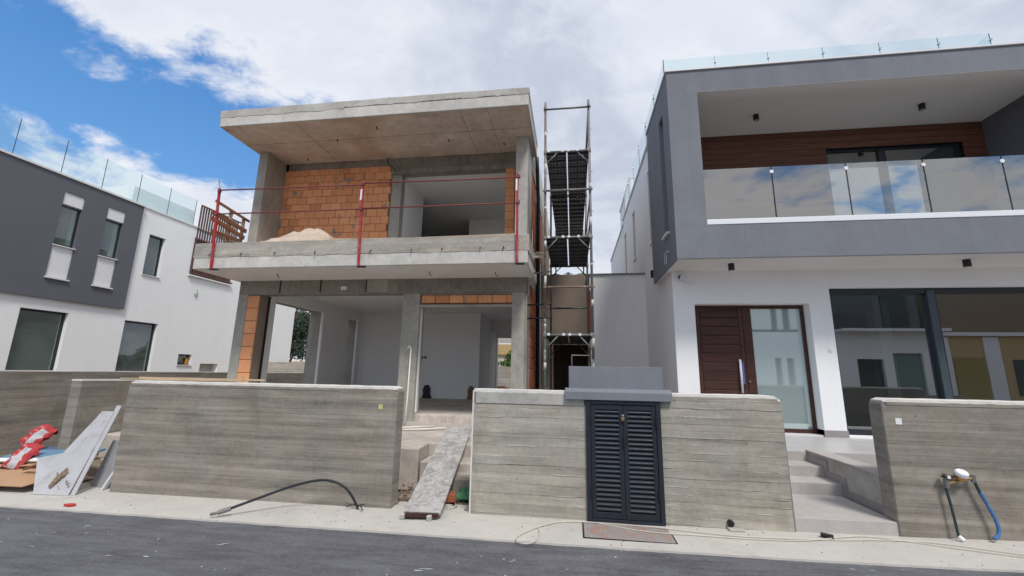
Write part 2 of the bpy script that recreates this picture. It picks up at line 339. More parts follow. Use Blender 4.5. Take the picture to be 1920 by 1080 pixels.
# perforated scaffold deck: real holes
m, h, out, P = mat('perforated_steel_deck'); x, y, z = sepP(h, P)
gx = h.m('SUBTRACT', h.m('FRACT', h.m('MULTIPLY', x, 13.)), .5); gy = h.m('SUBTRACT', h.m('FRACT', h.m('MULTIPLY', y, 13.)), .5)
big = h.m('GREATER_THAN', h.m('FRACT', h.m('MULTIPLY', y, 3.2)), .22)
hole = h.m('MULTIPLY', big, h.m('LESS_THAN', h.m('ADD', h.m('MULTIPLY', gx, gx), h.m('MULTIPLY', gy, gy)), .020))
p = h.n('ShaderNodeBsdfPrincipled'); h.put(p.inputs[0], h.mix(h.noise(P, 20, 4), (.05, .052, .057), (.14, .145, .155))); p.inputs['Roughness'].default_value = .6
t = h.n('ShaderNodeBsdfTransparent'); mx = h.n('ShaderNodeMixShader'); h.put(mx.inputs[0], hole)
h.t.links.new(p.outputs[0], mx.inputs[1]); h.t.links.new(t.outputs[0], mx.inputs[2]); h.t.links.new(mx.outputs[0], out.inputs[0]); DECK = m
# foliage
def leafmat(name, c1, c2):
    m, h, out, P = mat(name); r_ = h.noise(P, 3.2, 3); q = h.noise(P, 40, 1)
    c = h.mix(h.rng(h.m('ADD', h.m('MULTIPLY', r_, .6), h.m('MULTIPLY', q, .4)), .35, .65), c1, c2)
    d = h.n('ShaderNodeBsdfDiffuse'); h.put(d.inputs[0], c); t = h.n('ShaderNodeBsdfTranslucent'); h.put(t.inputs[0], c)
    mx = h.n('ShaderNodeMixShader'); mx.inputs[0].default_value = .3
    h.t.links.new(d.outputs[0], mx.inputs[1]); h.t.links.new(t.outputs[0], mx.inputs[2]); h.t.links.new(mx.outputs[0], out.inputs[0]); return m
LF1 = leafmat('dark_foliage', (.020, .045, .022), (.07, .115, .05))
LF2 = leafmat('bluegreen_foliage', (.035, .06, .048), (.11, .15, .11))
LF3 = leafmat('fresh_foliage', (.05, .12, .03), (.14, .24, .06))
BARK = simple('bark', (.12, .085, .06), .9, var=.4)

# ------------------------------------------------------------------ mesh helpers
WORLD = {}
class MB:
    def __init__(s): s.v = []; s.f = []; s.uv = None
    def quad(s, *p):
        i = len(s.v); s.v += [tuple(q) for q in p]; s.f.append(tuple(range(i, i+len(p)))); return s
    def box(s, x0, x1, y0, y1, z0, z1):
        i = len(s.v)
        s.v += [(x0,y0,z0),(x1,y0,z0),(x1,y1,z0),(x0,y1,z0),(x0,y0,z1),(x1,y0,z1),(x1,y1,z1),(x0,y1,z1)]
        s.f += [tuple(i+k for k in q) for q in ((0,3,2,1),(4,5,6,7),(0,1,5,4),(1,2,6,5),(2,3,7,6),(3,0,4,7))]; return s
    def obox(s, a, b, wd, th, up=(0,0,1)):
        """a bar of rectangular section from a to b; wd across, th along up"""
        a, b = Vector(a), Vector(b); d = (b-a).normalized(); up = Vector(up)
        if abs(d.dot(up)) > .98: up = Vector((0,1,0))
        sd_ = d.cross(up).normalized()*wd/2; u2 = sd_.cross(d).normalized()*th/2
        i = len(s.v)
        s.v += [tuple(q) for q in (a-sd_-u2, a+sd_-u2, a+sd_+u2, a-sd_+u2, b-sd_-u2, b+sd_-u2, b+sd_+u2, b-sd_+u2)]
        s.f += [tuple(i+k for k in q) for q in ((0,1,2,3),(7,6,5,4),(0,4,5,1),(1,5,6,2),(2,6,7,3),(3,7,4,0))]; return s
    def tube(s, pts, r, n=10, caps=True):
        pts = [Vector(p) for p in pts]; rr = r if isinstance(r, (list, tuple)) else [r]*len(pts)
        base = len(s.v); ref = Vector((0,0,1)); d0 = (pts[1]-pts[0]).normalized()
        if abs(d0.dot(ref)) > .9: ref = Vector((1,0,0))
        a = d0.cross(ref).normalized()
        for k, p in enumerate(pts):
            d = (pts[min(k+1, len(pts)-1)]-pts[max(k-1, 0)]).normalized()
            a = (a-d*a.dot(d)).normalized(); b = d.cross(a)
            for j in range(n):
                t = 2*math.pi*j/n; s.v.append(tuple(p+(a*math.cos(t)+b*math.sin(t))*rr[k]))
        for k in range(len(pts)-1):
            for j in range(n):
                o = base+k*n; s.f.append((o+j, o+(j+1)%n, o+n+(j+1)%n, o+n+j))
        if caps:
            s.f.append(tuple(base+j for j in range(n-1, -1, -1))); s.f.append(tuple(base+(len(pts)-1)*n+j for j in range(n)))
        return s
    def prism(s, poly, axis, a, b):
        """poly: 2D points; extruded from a to b along axis ('x': (y,z), 'y': (x,z), 'z': (x,y))"""
        def P3(p, t): return {'x': (t, p[0], p[1]), 'y': (p[0], t, p[1]), 'z': (p[0], p[1], t)}[axis]
        i = len(s.v); n = len(poly); s.v += [P3(p, a) for p in poly]+[P3(p, b) for p in poly]
        s.f.append(tuple(i+k for k in range(n))); s.f.append(tuple(i+n+k for k in range(n-1, -1, -1)))
        for k in range(n): s.f.append((i+k, i+n+k, i+n+(k+1)%n, i+(k+1)%n))
        return s
    def wall(s, axis, u0, u1, z0, z1, t0, t1, holes=()):
        """a wall with rectangular openings; axis 'y': u=x, thickness in y; axis 'x': u=y, thickness in x"""
        us = sorted({u0, u1, *[q for h_ in holes for q in h_[:2] if u0 < q < u1]}); zs = sorted({z0, z1, *[q for h_ in holes for q in h_[2:] if z0 < q < z1]})
        def solid(i, j):
            if i < 0 or j < 0 or i >= len(us)-1 or j >= len(zs)-1: return False
            um, zm = (us[i]+us[i+1])/2, (zs[j]+zs[j+1])/2
            return not any(h_[0] < um < h_[1] and h_[2] < zm < h_[3] for h_ in holes)
        def P3(u, z, t): return (u, t, z) if axis == 'y' else (t, u, z)
        for i in range(len(us)-1):
            for j in range(len(zs)-1):
                if not solid(i, j): continue
                a, b, c, d = us[i], us[i+1], zs[j], zs[j+1]
                s.quad(P3(a,c,t0), P3(b,c,t0), P3(b,d,t0), P3(a,d,t0)); s.quad(P3(a,d,t1), P3(b,d,t1), P3(b,c,t1), P3(a,c,t1))
                if not solid(i-1, j): s.quad(P3(a,c,t0), P3(a,d,t0), P3(a,d,t1), P3(a,c,t1))
                if not solid(i+1, j): s.quad(P3(b,c,t0), P3(b,c,t1), P3(b,d,t1), P3(b,d,t0))
                if not solid(i, j-1): s.quad(P3(a,c,t0), P3(a,c,t1), P3(b,c,t1), P3(b,c,t0))
                if not solid(i, j+1): s.quad(P3(a,d,t0), P3(b,d,t0), P3(b,d,t1), P3(a,d,t1))
        s.weld = True; return s
    def build(s, name, m, parent=None, bevel=0., smooth=False, kind=None, org=None):
        me = bpy.data.meshes.new(name)
        xs = [p[0] for p in s.v]; ys = [p[1] for p in s.v]; zs = [p[2] for p in s.v]
        o_ = Vector(org) if org else Vector(((min(xs)+max(xs))/2, (min(ys)+max(ys))/2, min(zs)))
        me.from_pydata([tuple(Vector(p)-o_) for p in s.v], [], s.f)
        bm = bmesh.new(); bm.from_mesh(me)
        if getattr(s, 'weld', False): bmesh.ops.remove_doubles(bm, verts=bm.verts, dist=1e-5)
        bmesh.ops.recalc_face_normals(bm, faces=bm.faces); bm.to_mesh(me); bm.free()
        if smooth: me.polygons.foreach_set('use_smooth', [True]*len(me.polygons))
        me.materials.append(m)
        o = bpy.data.objects.new(name, me); COL.objects.link(o)
        o.location = o_-(WORLD[parent.name] if parent else Vector()); WORLD[o.name] = o_
        if parent: o.parent = parent
        if bevel:
            b = o.modifiers.new('bevel', 'BEVEL'); b.width = bevel; b.segments = 2; b.limit_method = 'ANGLE'; b.angle_limit = R(40)
        if kind: o['kind'] = kind
        return o
def empty(name, loc, label, cat, group=None):
    o = bpy.data.objects.new(name, None); COL.objects.link(o); o.location = loc; WORLD[o.name] = Vector(loc); o.empty_display_size = .3
    o['label'] = label; o['category'] = cat
    if group: o['group'] = group
    return o
def tag(o, label, cat, group=None):
    o['label'] = label; o['category'] = cat
    if group: o['group'] = group
    return o
def inst(name, me, loc, parent, rot=(0,0,0), scl=(1,1,1)):
    """another piece sharing one mesh"""
    o = bpy.data.objects.new(name, me); COL.objects.link(o); o.parent = parent
    o.location = Vector(loc)-WORLD[parent.name]; WORLD[o.name] = Vector(loc); o.rotation_euler = rot; o.scale = scl; return o
def chamfer_box(name, sx_, sy_, sz_, m, c=.008):
    bm = bmesh.new(); bmesh.ops.create_cube(bm, size=1); bmesh.ops.scale(bm, vec=(sx_, sy_, sz_), verts=bm.verts)
    bmesh.ops.bevel(bm, geom=bm.edges[:], offset=c, segments=1, affect='EDGES', profile=.5)
    me = bpy.data.meshes.new(name); bm.to_mesh(me); bm.free(); me.materials.append(m); return me
B = lambda *a: MB().box(*a)

# ------------------------------------------------------------------ setting: ground
def gz(x): # the street climbs gently to the right
    pts = [(-60,-.35),(-16,-.13),(-6,-.04),(-2,-.015),(0.6,0),(2.3,.02),(3.4,.045),(4.6,.08),(8,.2),(60,.6)]
    for (a, za), (b, zb) in zip(pts, pts[1:]):
        if x <= b: return za+(zb-za)*(x-a)/(b-a)
    return .6
def strip(name, m, y0, y1, dz, xs=None, ny=1, jag=0., kind='structure'):
    xs = xs or [-60+i*2 for i in range(20)]+[-20+i*.25 for i in range(160)]+[20+i*2 for i in range(21)]
    mb = MB(); rows = []
    for x in xs:
        e = jag*(noise.noise(Vector((x*3.1, 0, 0)))+.6*noise.noise(Vector((x*11, 4, 0))))
        rows.append([(x, y0+e+(y1-y0-e)*j/ny, gz(x)+dz) for j in range(ny+1)])
    for i in range(len(rows)-1):
        for j in range(ny): mb.quad(rows[i][j], rows[i+1][j], rows[i+1][j+1], rows[i][j+1])
    mb.weld = True
    return mb.build(name, m, kind=kind)
MB().quad((-1500,-1500,-.7),(1500,-1500,-.7),(1500,1500,-.7),(-1500,1500,-.7)).build('terrain', EARTH, kind='structure')
strip('road', ASPH, -3.0, 4.75, -.012)
# pavement: a cast strip with a ragged edge against the asphalt
mb = MB(); xs = [-60+i*2 for i in range(20)]+[-20+i*.1 for i in range(400)]+[20+i*2 for i in range(21)]
prev = None
for x in xs:
    e = 4.585+.012*noise.noise(Vector((x*3.1, 0, 0)))+.010*noise.noise(Vector((x*13, 4, 0)))
    ring = [(x, e, gz(x)-.03), (x, e+.004, gz(x)+.006), (x, 5.6, gz(x)+.010)]
    if prev:
        for k in range(2): mb.quad(prev[k], ring[k], ring[k+1], prev[k+1])
    prev = ring
mb.weld = True; mb.build('pavement', PAVE, kind='structure')
mb = MB(); g = []
for i in range(120):
    row = []
    for j in range(60):
        x, y = -20+i*.25, 5.45+j*.3
        b_ = -.04+gz(x) + (.10*noise.noise(Vector((x*.9, y*.9, 0)))+.05*noise.noise(Vector((x*3, y*3, 2))) if y > 5.6 else 0)
        if y > 22: b_ += .5
        row.append((x, y, b_))
    g.append(row)
for i in range(119):
    for j in range(59): mb.quad(g[i][j], g[i+1][j], g[i+1][j+1], g[i][j+1])
mb.weld = True; mb.build('bare_ground', EARTH, kind='structure', smooth=True)

# ------------------------------------------------------------------ street-side walls
def relief(x0, x1, zb, zt, y, bh, m, parent, seed, soft=1., fins=0):
    """imprints of the formwork boards: strips of uneven depth with thin fins and grooves between"""
    rnd = random.Random(seed); mb = MB(); tones = []; rows = int((zt-zb)/bh)+1; zs = [zb]
    while zs[-1] < zt-.03: zs.append(min(zt, zs[-1]+bh*rnd.uniform(.82, 1.18)))
    def ed(r, x): return zs[r]+(.006*noise.noise(Vector((x*1.1, r*3.7, seed)))+.003*noise.noise(Vector((x*9, r*3.7, seed))) if 0 < r < len(zs)-1 else 0)
    for r in range(len(zs)-1):
        x = x0
        while x < x1-.02:
            xe = min(x1, x+rnd.uniform(1.2, 3.8)); xe = x1 if x1-xe < .35 else xe
            t_ = rnd.random(); d0 = .002+rnd.uniform(0, .0055)*soft; n = max(2, int((xe-x)/.05)); pr = None; g_ = rnd.choice([.0, .0006, .003, .005])*soft
            for i in range(n+1):
                xx = x+(xe-x)*i/n-(.002 if i == n else 0)
                d = d0+.0012*noise.noise(Vector((xx*4, r, seed)))
                chip = max(0, noise.noise(Vector((xx*7, r*5.1, seed+9)))-.25)*.03
                gg = g_*max(0, min(1, noise.noise(Vector((xx*1.7, r*2.3, seed+4)))*4)); chip *= soft
                a_, b_ = ed(r, xx)+gg*.3, ed(r+1, xx)-gg*.7-chip
                ring = [(xx, y, a_-.0005), (xx, y-d, a_+.0012), (xx, y-d, b_-.0012), (xx, y, b_+.0005)]
                if pr:
                    for k in range(3): mb.quad(pr[k], ring[k], ring[k+1], pr[k+1]); tones.append(t_)
                else: mb.quad(*ring); tones.append(t_)
                pr = ring
            mb.quad(*pr); tones.append(t_); x = xe
    if fins:
        fb = MB()
        for r in range(1, len(zs)-1):
            for _ in range(fins):
                a = rnd.uniform(x0, x1-.1); b = min(x1-.01, a+rnd.uniform(.04, .42)); pr = None; n = max(2, int((b-a)/.03))
                for i in range(n+1):
                    xx = a+(b-a)*i/n; zc = ed(r, xx); hh = .0022*(1+noise.noise(Vector((xx*30, r, 1))))*(0 if i in (0, n) else 1)+.0003
                    ring = [(xx, y-.001, zc-hh-.001), (xx, y-.010-.003*noise.noise(Vector((xx*20, r, 5))), zc+hh*.3), (xx, y-.001, zc+hh+.001)]
                    if pr: fb.quad(pr[0], ring[0], ring[1], pr[1]); fb.quad(pr[1], ring[1], ring[2], pr[2])
                    pr = ring
        q = fb.build('mortar_fins', CSL, parent); q['kind'] = 'stuff'
    o = mb.build('board_imprints', m, parent); o['kind'] = 'stuff'
    at = o.data.attributes.new('tone', 'FLOAT', 'FACE')
    at.data.foreach_set('value', tones); return o
def street_wall(name, x0, x1, label, m=CB, rl=.05, rr=.05, y0=5.3, y1=5.5, top=1.44, cap=None):
    t = empty(name, ((x0+x1)/2, y0, gz((x0+x1)/2)), label, 'wall', 'board-marked concrete walls')
    def prof(a, b, z1, z0=None, inset=0):
        pts = [(a, z0 if z0 is not None else gz(a)-.08), (b, z0 if z0 is not None else gz(b)-.08)]
        return pts
    pts = [(x0, gz(x0)-.08), (x1, gz(x1)-.08)]
    for k in range(6): an = k/5*math.pi/2; pts.append((x1-rr+rr*math.cos(an), top-.03-rr+rr*math.sin(an)))
    for k in range(6): an = math.pi/2+k/5*math.pi/2; pts.append((x0+rl+rl*math.cos(an), top-.03-rl+rl*math.sin(an)))
    MB().prism(pts, 'y', y0, y1).build('wall_body', GROOVE, t, bevel=.006)
    relief(x0+.004, x1-.004, gz((x0+x1)/2)-.07, top-.04-max(rl, rr)*.6, y0, .118, CBR, t, int(x0*10)+50, .45)
    relief(x0+.05, x1-.05, top-.04-max(rl, rr)*.6, top-.036, y0, .3, CBR, t, 5)
    MB().box(x0-.003, x0, y0, y1, gz(x0)-.05, top-.1).build('end_face', m, t); MB().box(x1, x1+.003, y0, y1, gz(x1)-.05, top-.1).build('end_face', m, t)
    # rough lighter capping poured along the top
    mb = MB(); n = int((x1-x0)/.06); ring0 = None
    for i in range(n+1):
        x = x0+.02+(x1-x0-.04)*i/n; e = min(x-x0, x1-x)
        zt = top-.002 - (max(0, .06-e)*.5) + .006*noise.noise(Vector((x*6, 1, 0))); zb = top-.036+.008*noise.noise(Vector((x*9, 5, 0)))
        ring = [(x, y0-.004, zb), (x, y0-.001, zt-.004), (x, y0+.01, zt), (x, y1-.01, zt+.003), (x, y1+.004, zb)]
        if ring0:
            for k in range(4): mb.quad(ring0[k], ring[k], ring[k+1], ring0[k+1])
        else: mb.quad(*ring)
        ring0 = ring
    mb.quad(*ring0); mb.weld = True; mb.build('wall_cap', CAPM, t, smooth=False)
    return t
w1 = street_wall('boundary_wall', -6.22, -2.22, 'long board-marked concrete wall in front of the unfinished house, black hose at its foot', CB)
w2 = street_wall('boundary_wall', -1.23, 2.33, 'pale concrete wall with the louvred cabinet built into it', CB2, rl=.02, rr=.07)
w3 = street_wall('boundary_wall', 3.34, 9.0, 'concrete wall carrying the water meter, right of the entrance steps', CB, rl=.04)
# cut the cabinet niche out of the pale wall
for o in [c for c in w2.children]:
    bpy.data.objects.remove(o, do_unlink=True)
mb = MB().prism([(-1.23, gz(-1.23)-.08), (.15, -.08), (.15, 1.34), (1.0, 1.34), (1.0, -.08), (2.35, -.06)] + [(2.33-.07+.07*math.cos(k/5*math.pi/2), 1.34+.07*math.sin(k/5*math.pi/2)) for k in range(6)] + [(-1.21, 1.41), (-1.23, 1.39)], 'y', 5.3, 5.5)
mb.build('wall_body', GROOVE, w2, bevel=.006)
relief(-1.222, .148, -.07, 1.27, 5.3, .110, CB2R, w2, 3, .9, 1); relief(1.002, 2.328, -.05, 1.36, 5.3, .086, CB2R, w2, 4, .9, 2); relief(1.002, 2.29, 1.36, 1.405, 5.3, .1, CB2R, w2, 8)
B(.149, .151, 5.3, 5.5, -.05, 1.34).build('niche_side', CB2, w2)
mb = MB(); ring0 = None
for i in range(61):
    x = -1.225+(3.54)*i/60; e = min(1, max(0, 2.33-x)/.08)
    zt = 1.44-(1-e)*.05+.005*noise.noise(Vector((x*6, 1, 0))); zb = zt-.035-.006*noise.noise(Vector((x*9, 5, 0)))
    ring = [(x, 5.295, zb), (x, 5.298, zt-.004), (x, 5.31, zt), (x, 5.49, zt), (x, 5.505, zb)]
    if ring0:
        for k in range(4): mb.quad(ring0[k], ring[k], ring[k+1], ring0[k+1])
    else: mb.quad(*ring)
    ring0 = ring
mb.quad(*ring0); mb.weld = True; mb.build('wall_cap', CAPM, w2)
B(-1.24, -1.222, 5.292, 5.502, -.05, 1.42).build('edge_fin', CAPM, w2)
B(-1.20, .13, 5.286, 5.3, 1.27, 1.405).build('top_band', CS, w2, bevel=.004)
# depth walls of the lots
def depth_wall(name, x0, x1, y0, y1, zt0, zt1, label, m):
    t = empty(name, ((x0+x1)/2, y0, -.1), label, 'wall', 'board-marked concrete walls')
    MB().prism([(y0, -.3), (y1, -.3), (y1, zt1-.03), (y0, zt0-.03)], 'x', x0, x1).build('wall_body', m, t, bevel=.006)
    MB().prism([(y0-.004, zt0-.03), (y1, zt1-.03), (y1, zt1), (y0-.004, zt0)], 'x', x0-.004, x1+.004).build('wall_cap', CAPM, t, bevel=.004)
    return t
depth_wall('side_wall', -8.16, -7.96, 6.0, 8.95, 1.41, 1.37, 'short concrete side wall behind the leaning boards, its top level with the street wall', CBD)
depth_wall('side_wall', -11.2, -11.0, 3.9, 20.0, 1.525, 1.465, 'long concrete lot wall at the far left, behind the rubbish heap', CBD)
t = empty('rear_wall', (-12, 20.2, 0), 'light concrete rear garden wall seen through the window opening', 'wall', 'board-marked concrete walls')
B(-22, -7, 20.1, 20.3, -.3, 1.95).build('wall_body', CB2, t)
t = empty('rear_wall', (-3.6, 23.2, 0), 'concrete rear wall seen through the back doorway below the hedge', 'wall', 'board-marked concrete walls')
B(-6.9, 2, 23.5, 23.7, -.3, 1.95).build('wall_body', CB2, t)
B(-6.9, 2, 23.46, 23.5, -.3, 1.3).build('wall_ledge', CS, t)

# ------------------------------------------------------------------ grey surround and louvred cabinet
t = empty('meter_cabinet', (.575, 5.2, 0), 'anthracite louvred double-door cabinet with padlock under a grey rendered head', 'cabinet')
B(-.05, 1.05, 5.29, 5.51, 1.445, 1.735).build('upstand', GREY, t, bevel=.004)
mb = MB().prism([(5.235, 1.345), (5.53, 1.345), (5.53, 1.44), (5.50, 1.475), (5.27, 1.475), (5.235, 1.435)], 'x', -.095, 1.135); mb.build('lintel_band', GREY, t, bevel=.004)
F = MB()
F.box(.15, .20, 5.255, 5.34, 0, 1.345); F.box(.95, 1.0, 5.255, 5.34, 0, 1.345); F.box(.2, .95, 5.255, 5.34, 1.30, 1.345); F.box(.2, .95, 5.255, 5.34, 0, .045)
F.build('frame', LOUVF, t, bevel=.003)
B(.2, .95, 5.36, 5.38, .045, 1.30).build('back_sheet', BLK, t)
SLATME = None
for s_ in (0, 1):
    a, b = (.203, .573) if s_ == 0 else (.577, .947)
    d = MB(); d.box(a, a+.05, 5.268, 5.305, .05, 1.295); d.box(b-.05, b, 5.268, 5.305, .05, 1.295); d.box(a+.05, b-.05, 5.268, 5.305, 1.235, 1.295); d.box(a+.05, b-.05, 5.268, 5.305, .05, .115)
    leaf = d.build('door_leaf', LOUVF, t, bevel=.003)
    n = 22
    if SLATME is None:
        sm_ = MB(); pr = [(.016, -.020), (.004, -.024), (-.014, -.010), (-.016, -.002), (-.010, .008), (.010, .024), (.016, .024)]
        sm_.prism(pr, 'x', -(b-a-.1)/2, (b-a-.1)/2); tmp = sm_.build('slat', LOUV, None, org=(0,0,0)); SLATME = tmp.data; bpy.data.objects.remove(tmp, do_unlink=True)
    for k in range(n): inst('slat', SLATME, ((a+b)/2, 5.284, .143+k*(1.235-.115)/n), leaf)
for x in (.19, .935):
    for z in (.33, 1.12):
        B(x, x+.022, 5.243, 5.256, z-.06, z+.06).build('hinge', BLK, t, bevel=.003)
k_ = MB().box(.552, .588, 5.235, 5.262, 1.115, 1.155); k_.build('padlock', BRASS, t, bevel=.004)
MB().tube([(.557+.013*(1-math.cos(a_))if 0 else .570+.013*math.cos(a_), 5.247, 1.155+.03*math.sin(a_)) for a_ in [math.pi*i/8 for i in range(9)]], .0035, 6).build('shackle', CHROME, t, smooth=True)
MB().tube([(.575, 5.262, 1.175), (.575, 5.235, 1.178)], .008, 8).build('hasp', CHROME, t)
B(.566, .592, 5.240, 5.268, .83, .95).build('handle', BLK, t, bevel=.004)

# ------------------------------------------------------------------ THE UNFINISHED HOUSE
H = empty('unfinished_house', (-4.5, 9.0, 0), 'unfinished two-storey house of raw concrete and orange hollow brick with open window bays', 'house')
# ground-level platform and floors
MB().prism([(6.42, -.1), (9.1, -.1), (9.1, .575), (6.42, .50)], 'x', -7.9, -2.31).build('terrace', SCR, H, bevel=.02)
MB().prism([(6.86, -.1), (9.1, -.1), (9.1, .575), (6.86, .515)], 'x', -2.31, -1.0).build('terrace', SCR, H, bevel=.02)
B(-2.28, -1.0, 6.42, 6.86, -.1, .32).build('step', SCR, H, bevel=.015)
B(-1.75, -1.0, 6.02, 6.42, -.1, .20).build('step', SCR, H, bevel=.015)
B(-8.02, -.97, 9.1, 18, .2, .73).build('ground_floor_slab', SCR, H, bevel=.02)
# jagged screed edge at the doorway
mb = MB(); pr = None
for i in range(61):
    x = -3.42+i*.036; e = 9.05+.05*noise.noise(Vector((x*5, 0, 0)))+.03*noise.noise(Vector((x*17, 3, 0)))
    ring = [(x, e, .575), (x, e+.02, .70+.03*noise.noise(Vector((x*7, 7, 0)))), (x, 9.16, .738)]
    if pr:
        for k in range(2): mb.quad(pr[k], ring[k], ring[k+1], pr[k+1])
    pr = ring
mb.weld = True; mb.build('broken_screed_edge', SCR, H)
# ground floor columns
def col_(x0, x1, y0, y1, z0, z1, m=CP): return B(x0, x1, y0, y1, z0, z1).build('column', m, H, bevel=.008)
col_(-8.02, -7.765, 9.03, 9.40, -.2, 3.38)
col_(-3.82, -3.42, 9.03, 9.38, .5, 3.38)
col_(-1.31, -1.025, 9.03, 9.58, -.1, 3.38)
B(-1.025, -.985, 9.09, 9.6, -.1, 3.38).build('column_side', CP, H, bevel=.006)
B(-7.46, -7.44, 9.34, 9.40, .6, 3.38).build('dark_strip', BLK, H)
B(-7.765, -7.46, 9.06, 9.34, .6, 3.38).build('brick_backing', TAN, H)
pb = chamfer_box('brick', .30, .06, .297, BR, .012)
for k in range(9): inst('brick', pb, (-7.612, 9.058+random.uniform(-.003, .004), .76+k*.3055), H, (0, random.uniform(-.012, .012), 0), (1, 1, 1))
B(-3.42, -1.31, 9.10, 9.34, 3.14, 3.34).build('brick_backing', MORT, H)
lb = chamfer_box('brick', .318, .06, .178, BR, .009)
for k in range(7):
    w_ = .318 if k < 6 else .15
    inst('brick', lb, (-3.235+k*.328-(0.085 if k == 6 else 0), 9.085+random.uniform(-.004, .004), 3.243), H, (0, 0, 0), (w_/.318, 1, 1))
B(-3.42, -1.31, 9.045, 9.34, 3.34, 3.382).build('mortar_bed', CBEAM, H, bevel=.01)
B(-3.42, -1.31, 9.04, 9.34, 3.055, 3.115).build('lintel', CP, H, bevel=.006)
B(-3.42, -1.31, 9.07, 9.34, 3.115, 3.14).build('lintel_gap', MORT, H)
mb = MB().box(-8.02, -.985, 9.025, 9.33, 3.38, 3.722); mb.build('edge_beam', CBEAM, H, bevel=.01)
B(-4.73, -4.22, 9.018, 9.03, 3.42, 3.70).build('beam_patch', CP, H, bevel=.004)
for x in (-6.95, -5.9, -4.75): B(x, x+.025, 9.012, 9.03, 3.42, 3.72).build('beam_crack', BLK, H)
B(-5.36, -5.22, 9.0, 9.02, 3.47, 3.55).build('paper_tag', WHP, H)
# door jamb strip and slab
B(-3.42, -3.39, 9.12, 9.19, .75, 3.05).build('white_jamb_strip', WHP, H)
# left wall in piers with openings
for (a, b) in ((9.40, 9.80), (11.9, 13.42), (14.05, 18.0)):
    B(-8.02, -7.66, a, b, -.2, 3.72).build('side_wall_pier', CP, H, bevel=.01)
    B(-7.66, -7.56, a, b-(.0 if a > 14 else .03), .73, 3.70).build('plaster_lining', WHI, H, bevel=.02)
for (a, b) in ((9.80, 11.9), (13.42, 14.05)):
    B(-8.02, -7.66, a, b, 3.37, 3.72).build('opening_lintel', CP, H)
    B(-7.66, -7.56, a-.03, b, 3.35, 3.70).build('plaster_lining', WHI, H)
    B(-8.02, -7.56, a, b, .2, .75).build('opening_sill', CP, H)
# ceiling, interior back wall etc.
B(-7.66, -1.2, 9.33, 18, 3.66, 3.72).build('ground_ceiling', WHI, H)
MB().wall('y', -7.6, -3.17, .73, 3.68, 14.3, 14.45).build('inner_back_wall', WHI, H)
B(-3.19, -3.17, 14.45, 18, .73, 3.68).build('passage_wall', WHI, H)
MB().wall('y', -3.9, -1.2, .73, 3.68, 17.4, 17.55, [(-3.12, -1.5, .73, 3.05)]).build('rear_wall_panel', WHI, H)
B(-3.2, -1.2, 16.4, 16.55, 3.25, 3.68).build('cross_beam', WHI, H)
B(-3.19, -3.16, 16.0, 17.4, .73, 3.25).build('passage_return', WHI, H)
B(-1.25, -.985, 9.6, 17.9, -.1, 3.72).build('right_inner_wall', WHI, H)
for x in (-5.24, -5.12): B(x, x+.07, 14.28, 14.3, 2.06, 2.14).build('socket_box', BLK, H)
for x, s_ in ((-4.97, 1.), (-3.42, .8)):
    mb = MB(); c0 = Vector((x, 14.28, .73))
    pts = [(c0.x-.16*s_, .73), (c0.x+.19*s_, .73), (c0.x+.12*s_, .87), (c0.x+.13*s_, 1.05), (c0.x+.06*s_, 1.17), (c0.x-.07*s_, 1.16), (c0.x-.13*s_, 1.02), (c0.x-.11*s_, .87)]
    mb.prism(pts, 'y', 14.22, 14.31); mb.build('pipe_hole', MUD if s_ == .8 else BLK, H, bevel=.02)
# balcony slab: pale pour below, darker parapet above with a ragged joint
def two_tone(x0, x1, y0, y1, z0, zm, z1, nm, top=True):
    B(x0, x1, y0, y1, z0, zm).build(nm, CSL, H, bevel=.012)
two_tone(-8.15, -.84, 7.8, 9.85, 3.722, 3.975, 4.0, 'balcony_slab')
B(-8.02, -.97, 9.85, 18, 3.722, 3.985).build('floor_slab', CS, H)
B(-8.13, -.86, 7.83, 9.85, 3.716, 3.724).build('balcony_soffit', CSOF2, H)
def rough_front(x0, x1, y, z0, z1, nm, m, depth=.2, amp=.02, step=.03):
    """front strip whose lower edge runs ragged over the pour below"""
    mb = MB(); pr = None; n = int((x1-x0)/step)
    for i in range(n+1):
        x = x0+(x1-x0)*i/n
        zb = z0+amp*noise.noise(Vector((x*2.2, z0*3, 1)))+amp*.7*noise.noise(Vector((x*14, z0, 4)))
        zt = z1+.012*noise.noise(Vector((x*1.5, z1, 6)))+.005*noise.noise(Vector((x*12, z1, 6)))
        yy = y-.007-.006*noise.noise(Vector((x*5, 0, z0)))
        ring = [(x, y+depth, z0-.03), (x, yy+.015, zb), (x, yy, zb+.012), (x, y+.004, zt-.008), (x, y+.014, zt), (x, y+depth, zt), ]
        if pr:
            for k in range(6): mb.quad(pr[k], ring[k], ring[(k+1) % 6], pr[(k+1) % 6])
        else: mb.quad(*ring)
        pr = ring
    mb.quad(*pr); mb.weld = True
    return mb.build(nm, m, H)
rough_front(-8.17, -.82, 7.80, 3.965, 4.30, 'balcony_parapet', CB2)
B(-8.17, -7.97, 8.0, 8.96, 3.975, 4.29).build('parapet_return', CB2, H, bevel=.01)
B(-1.02, -.82, 8.0, 8.96, 3.975, 4.29).build('parapet_return', CB2, H, bevel=.01)
for x, an in ((-7.0, .3), (-6.2, -.2), (-5.3, .5), (-4.05, -.5), (-3.2, .4), (-2.55, -.1), (-1.78, .15), (-1.3, -.6), (-7.75, .2)):
    MB().tube([(x, 7.81, 4.03+.05*an), (x+.02*an, 7.77, 4.05), (x+.05*an, 7.74, 4.0-.05*abs(an))], .008, 6).build('tie_wire', BLK, H)
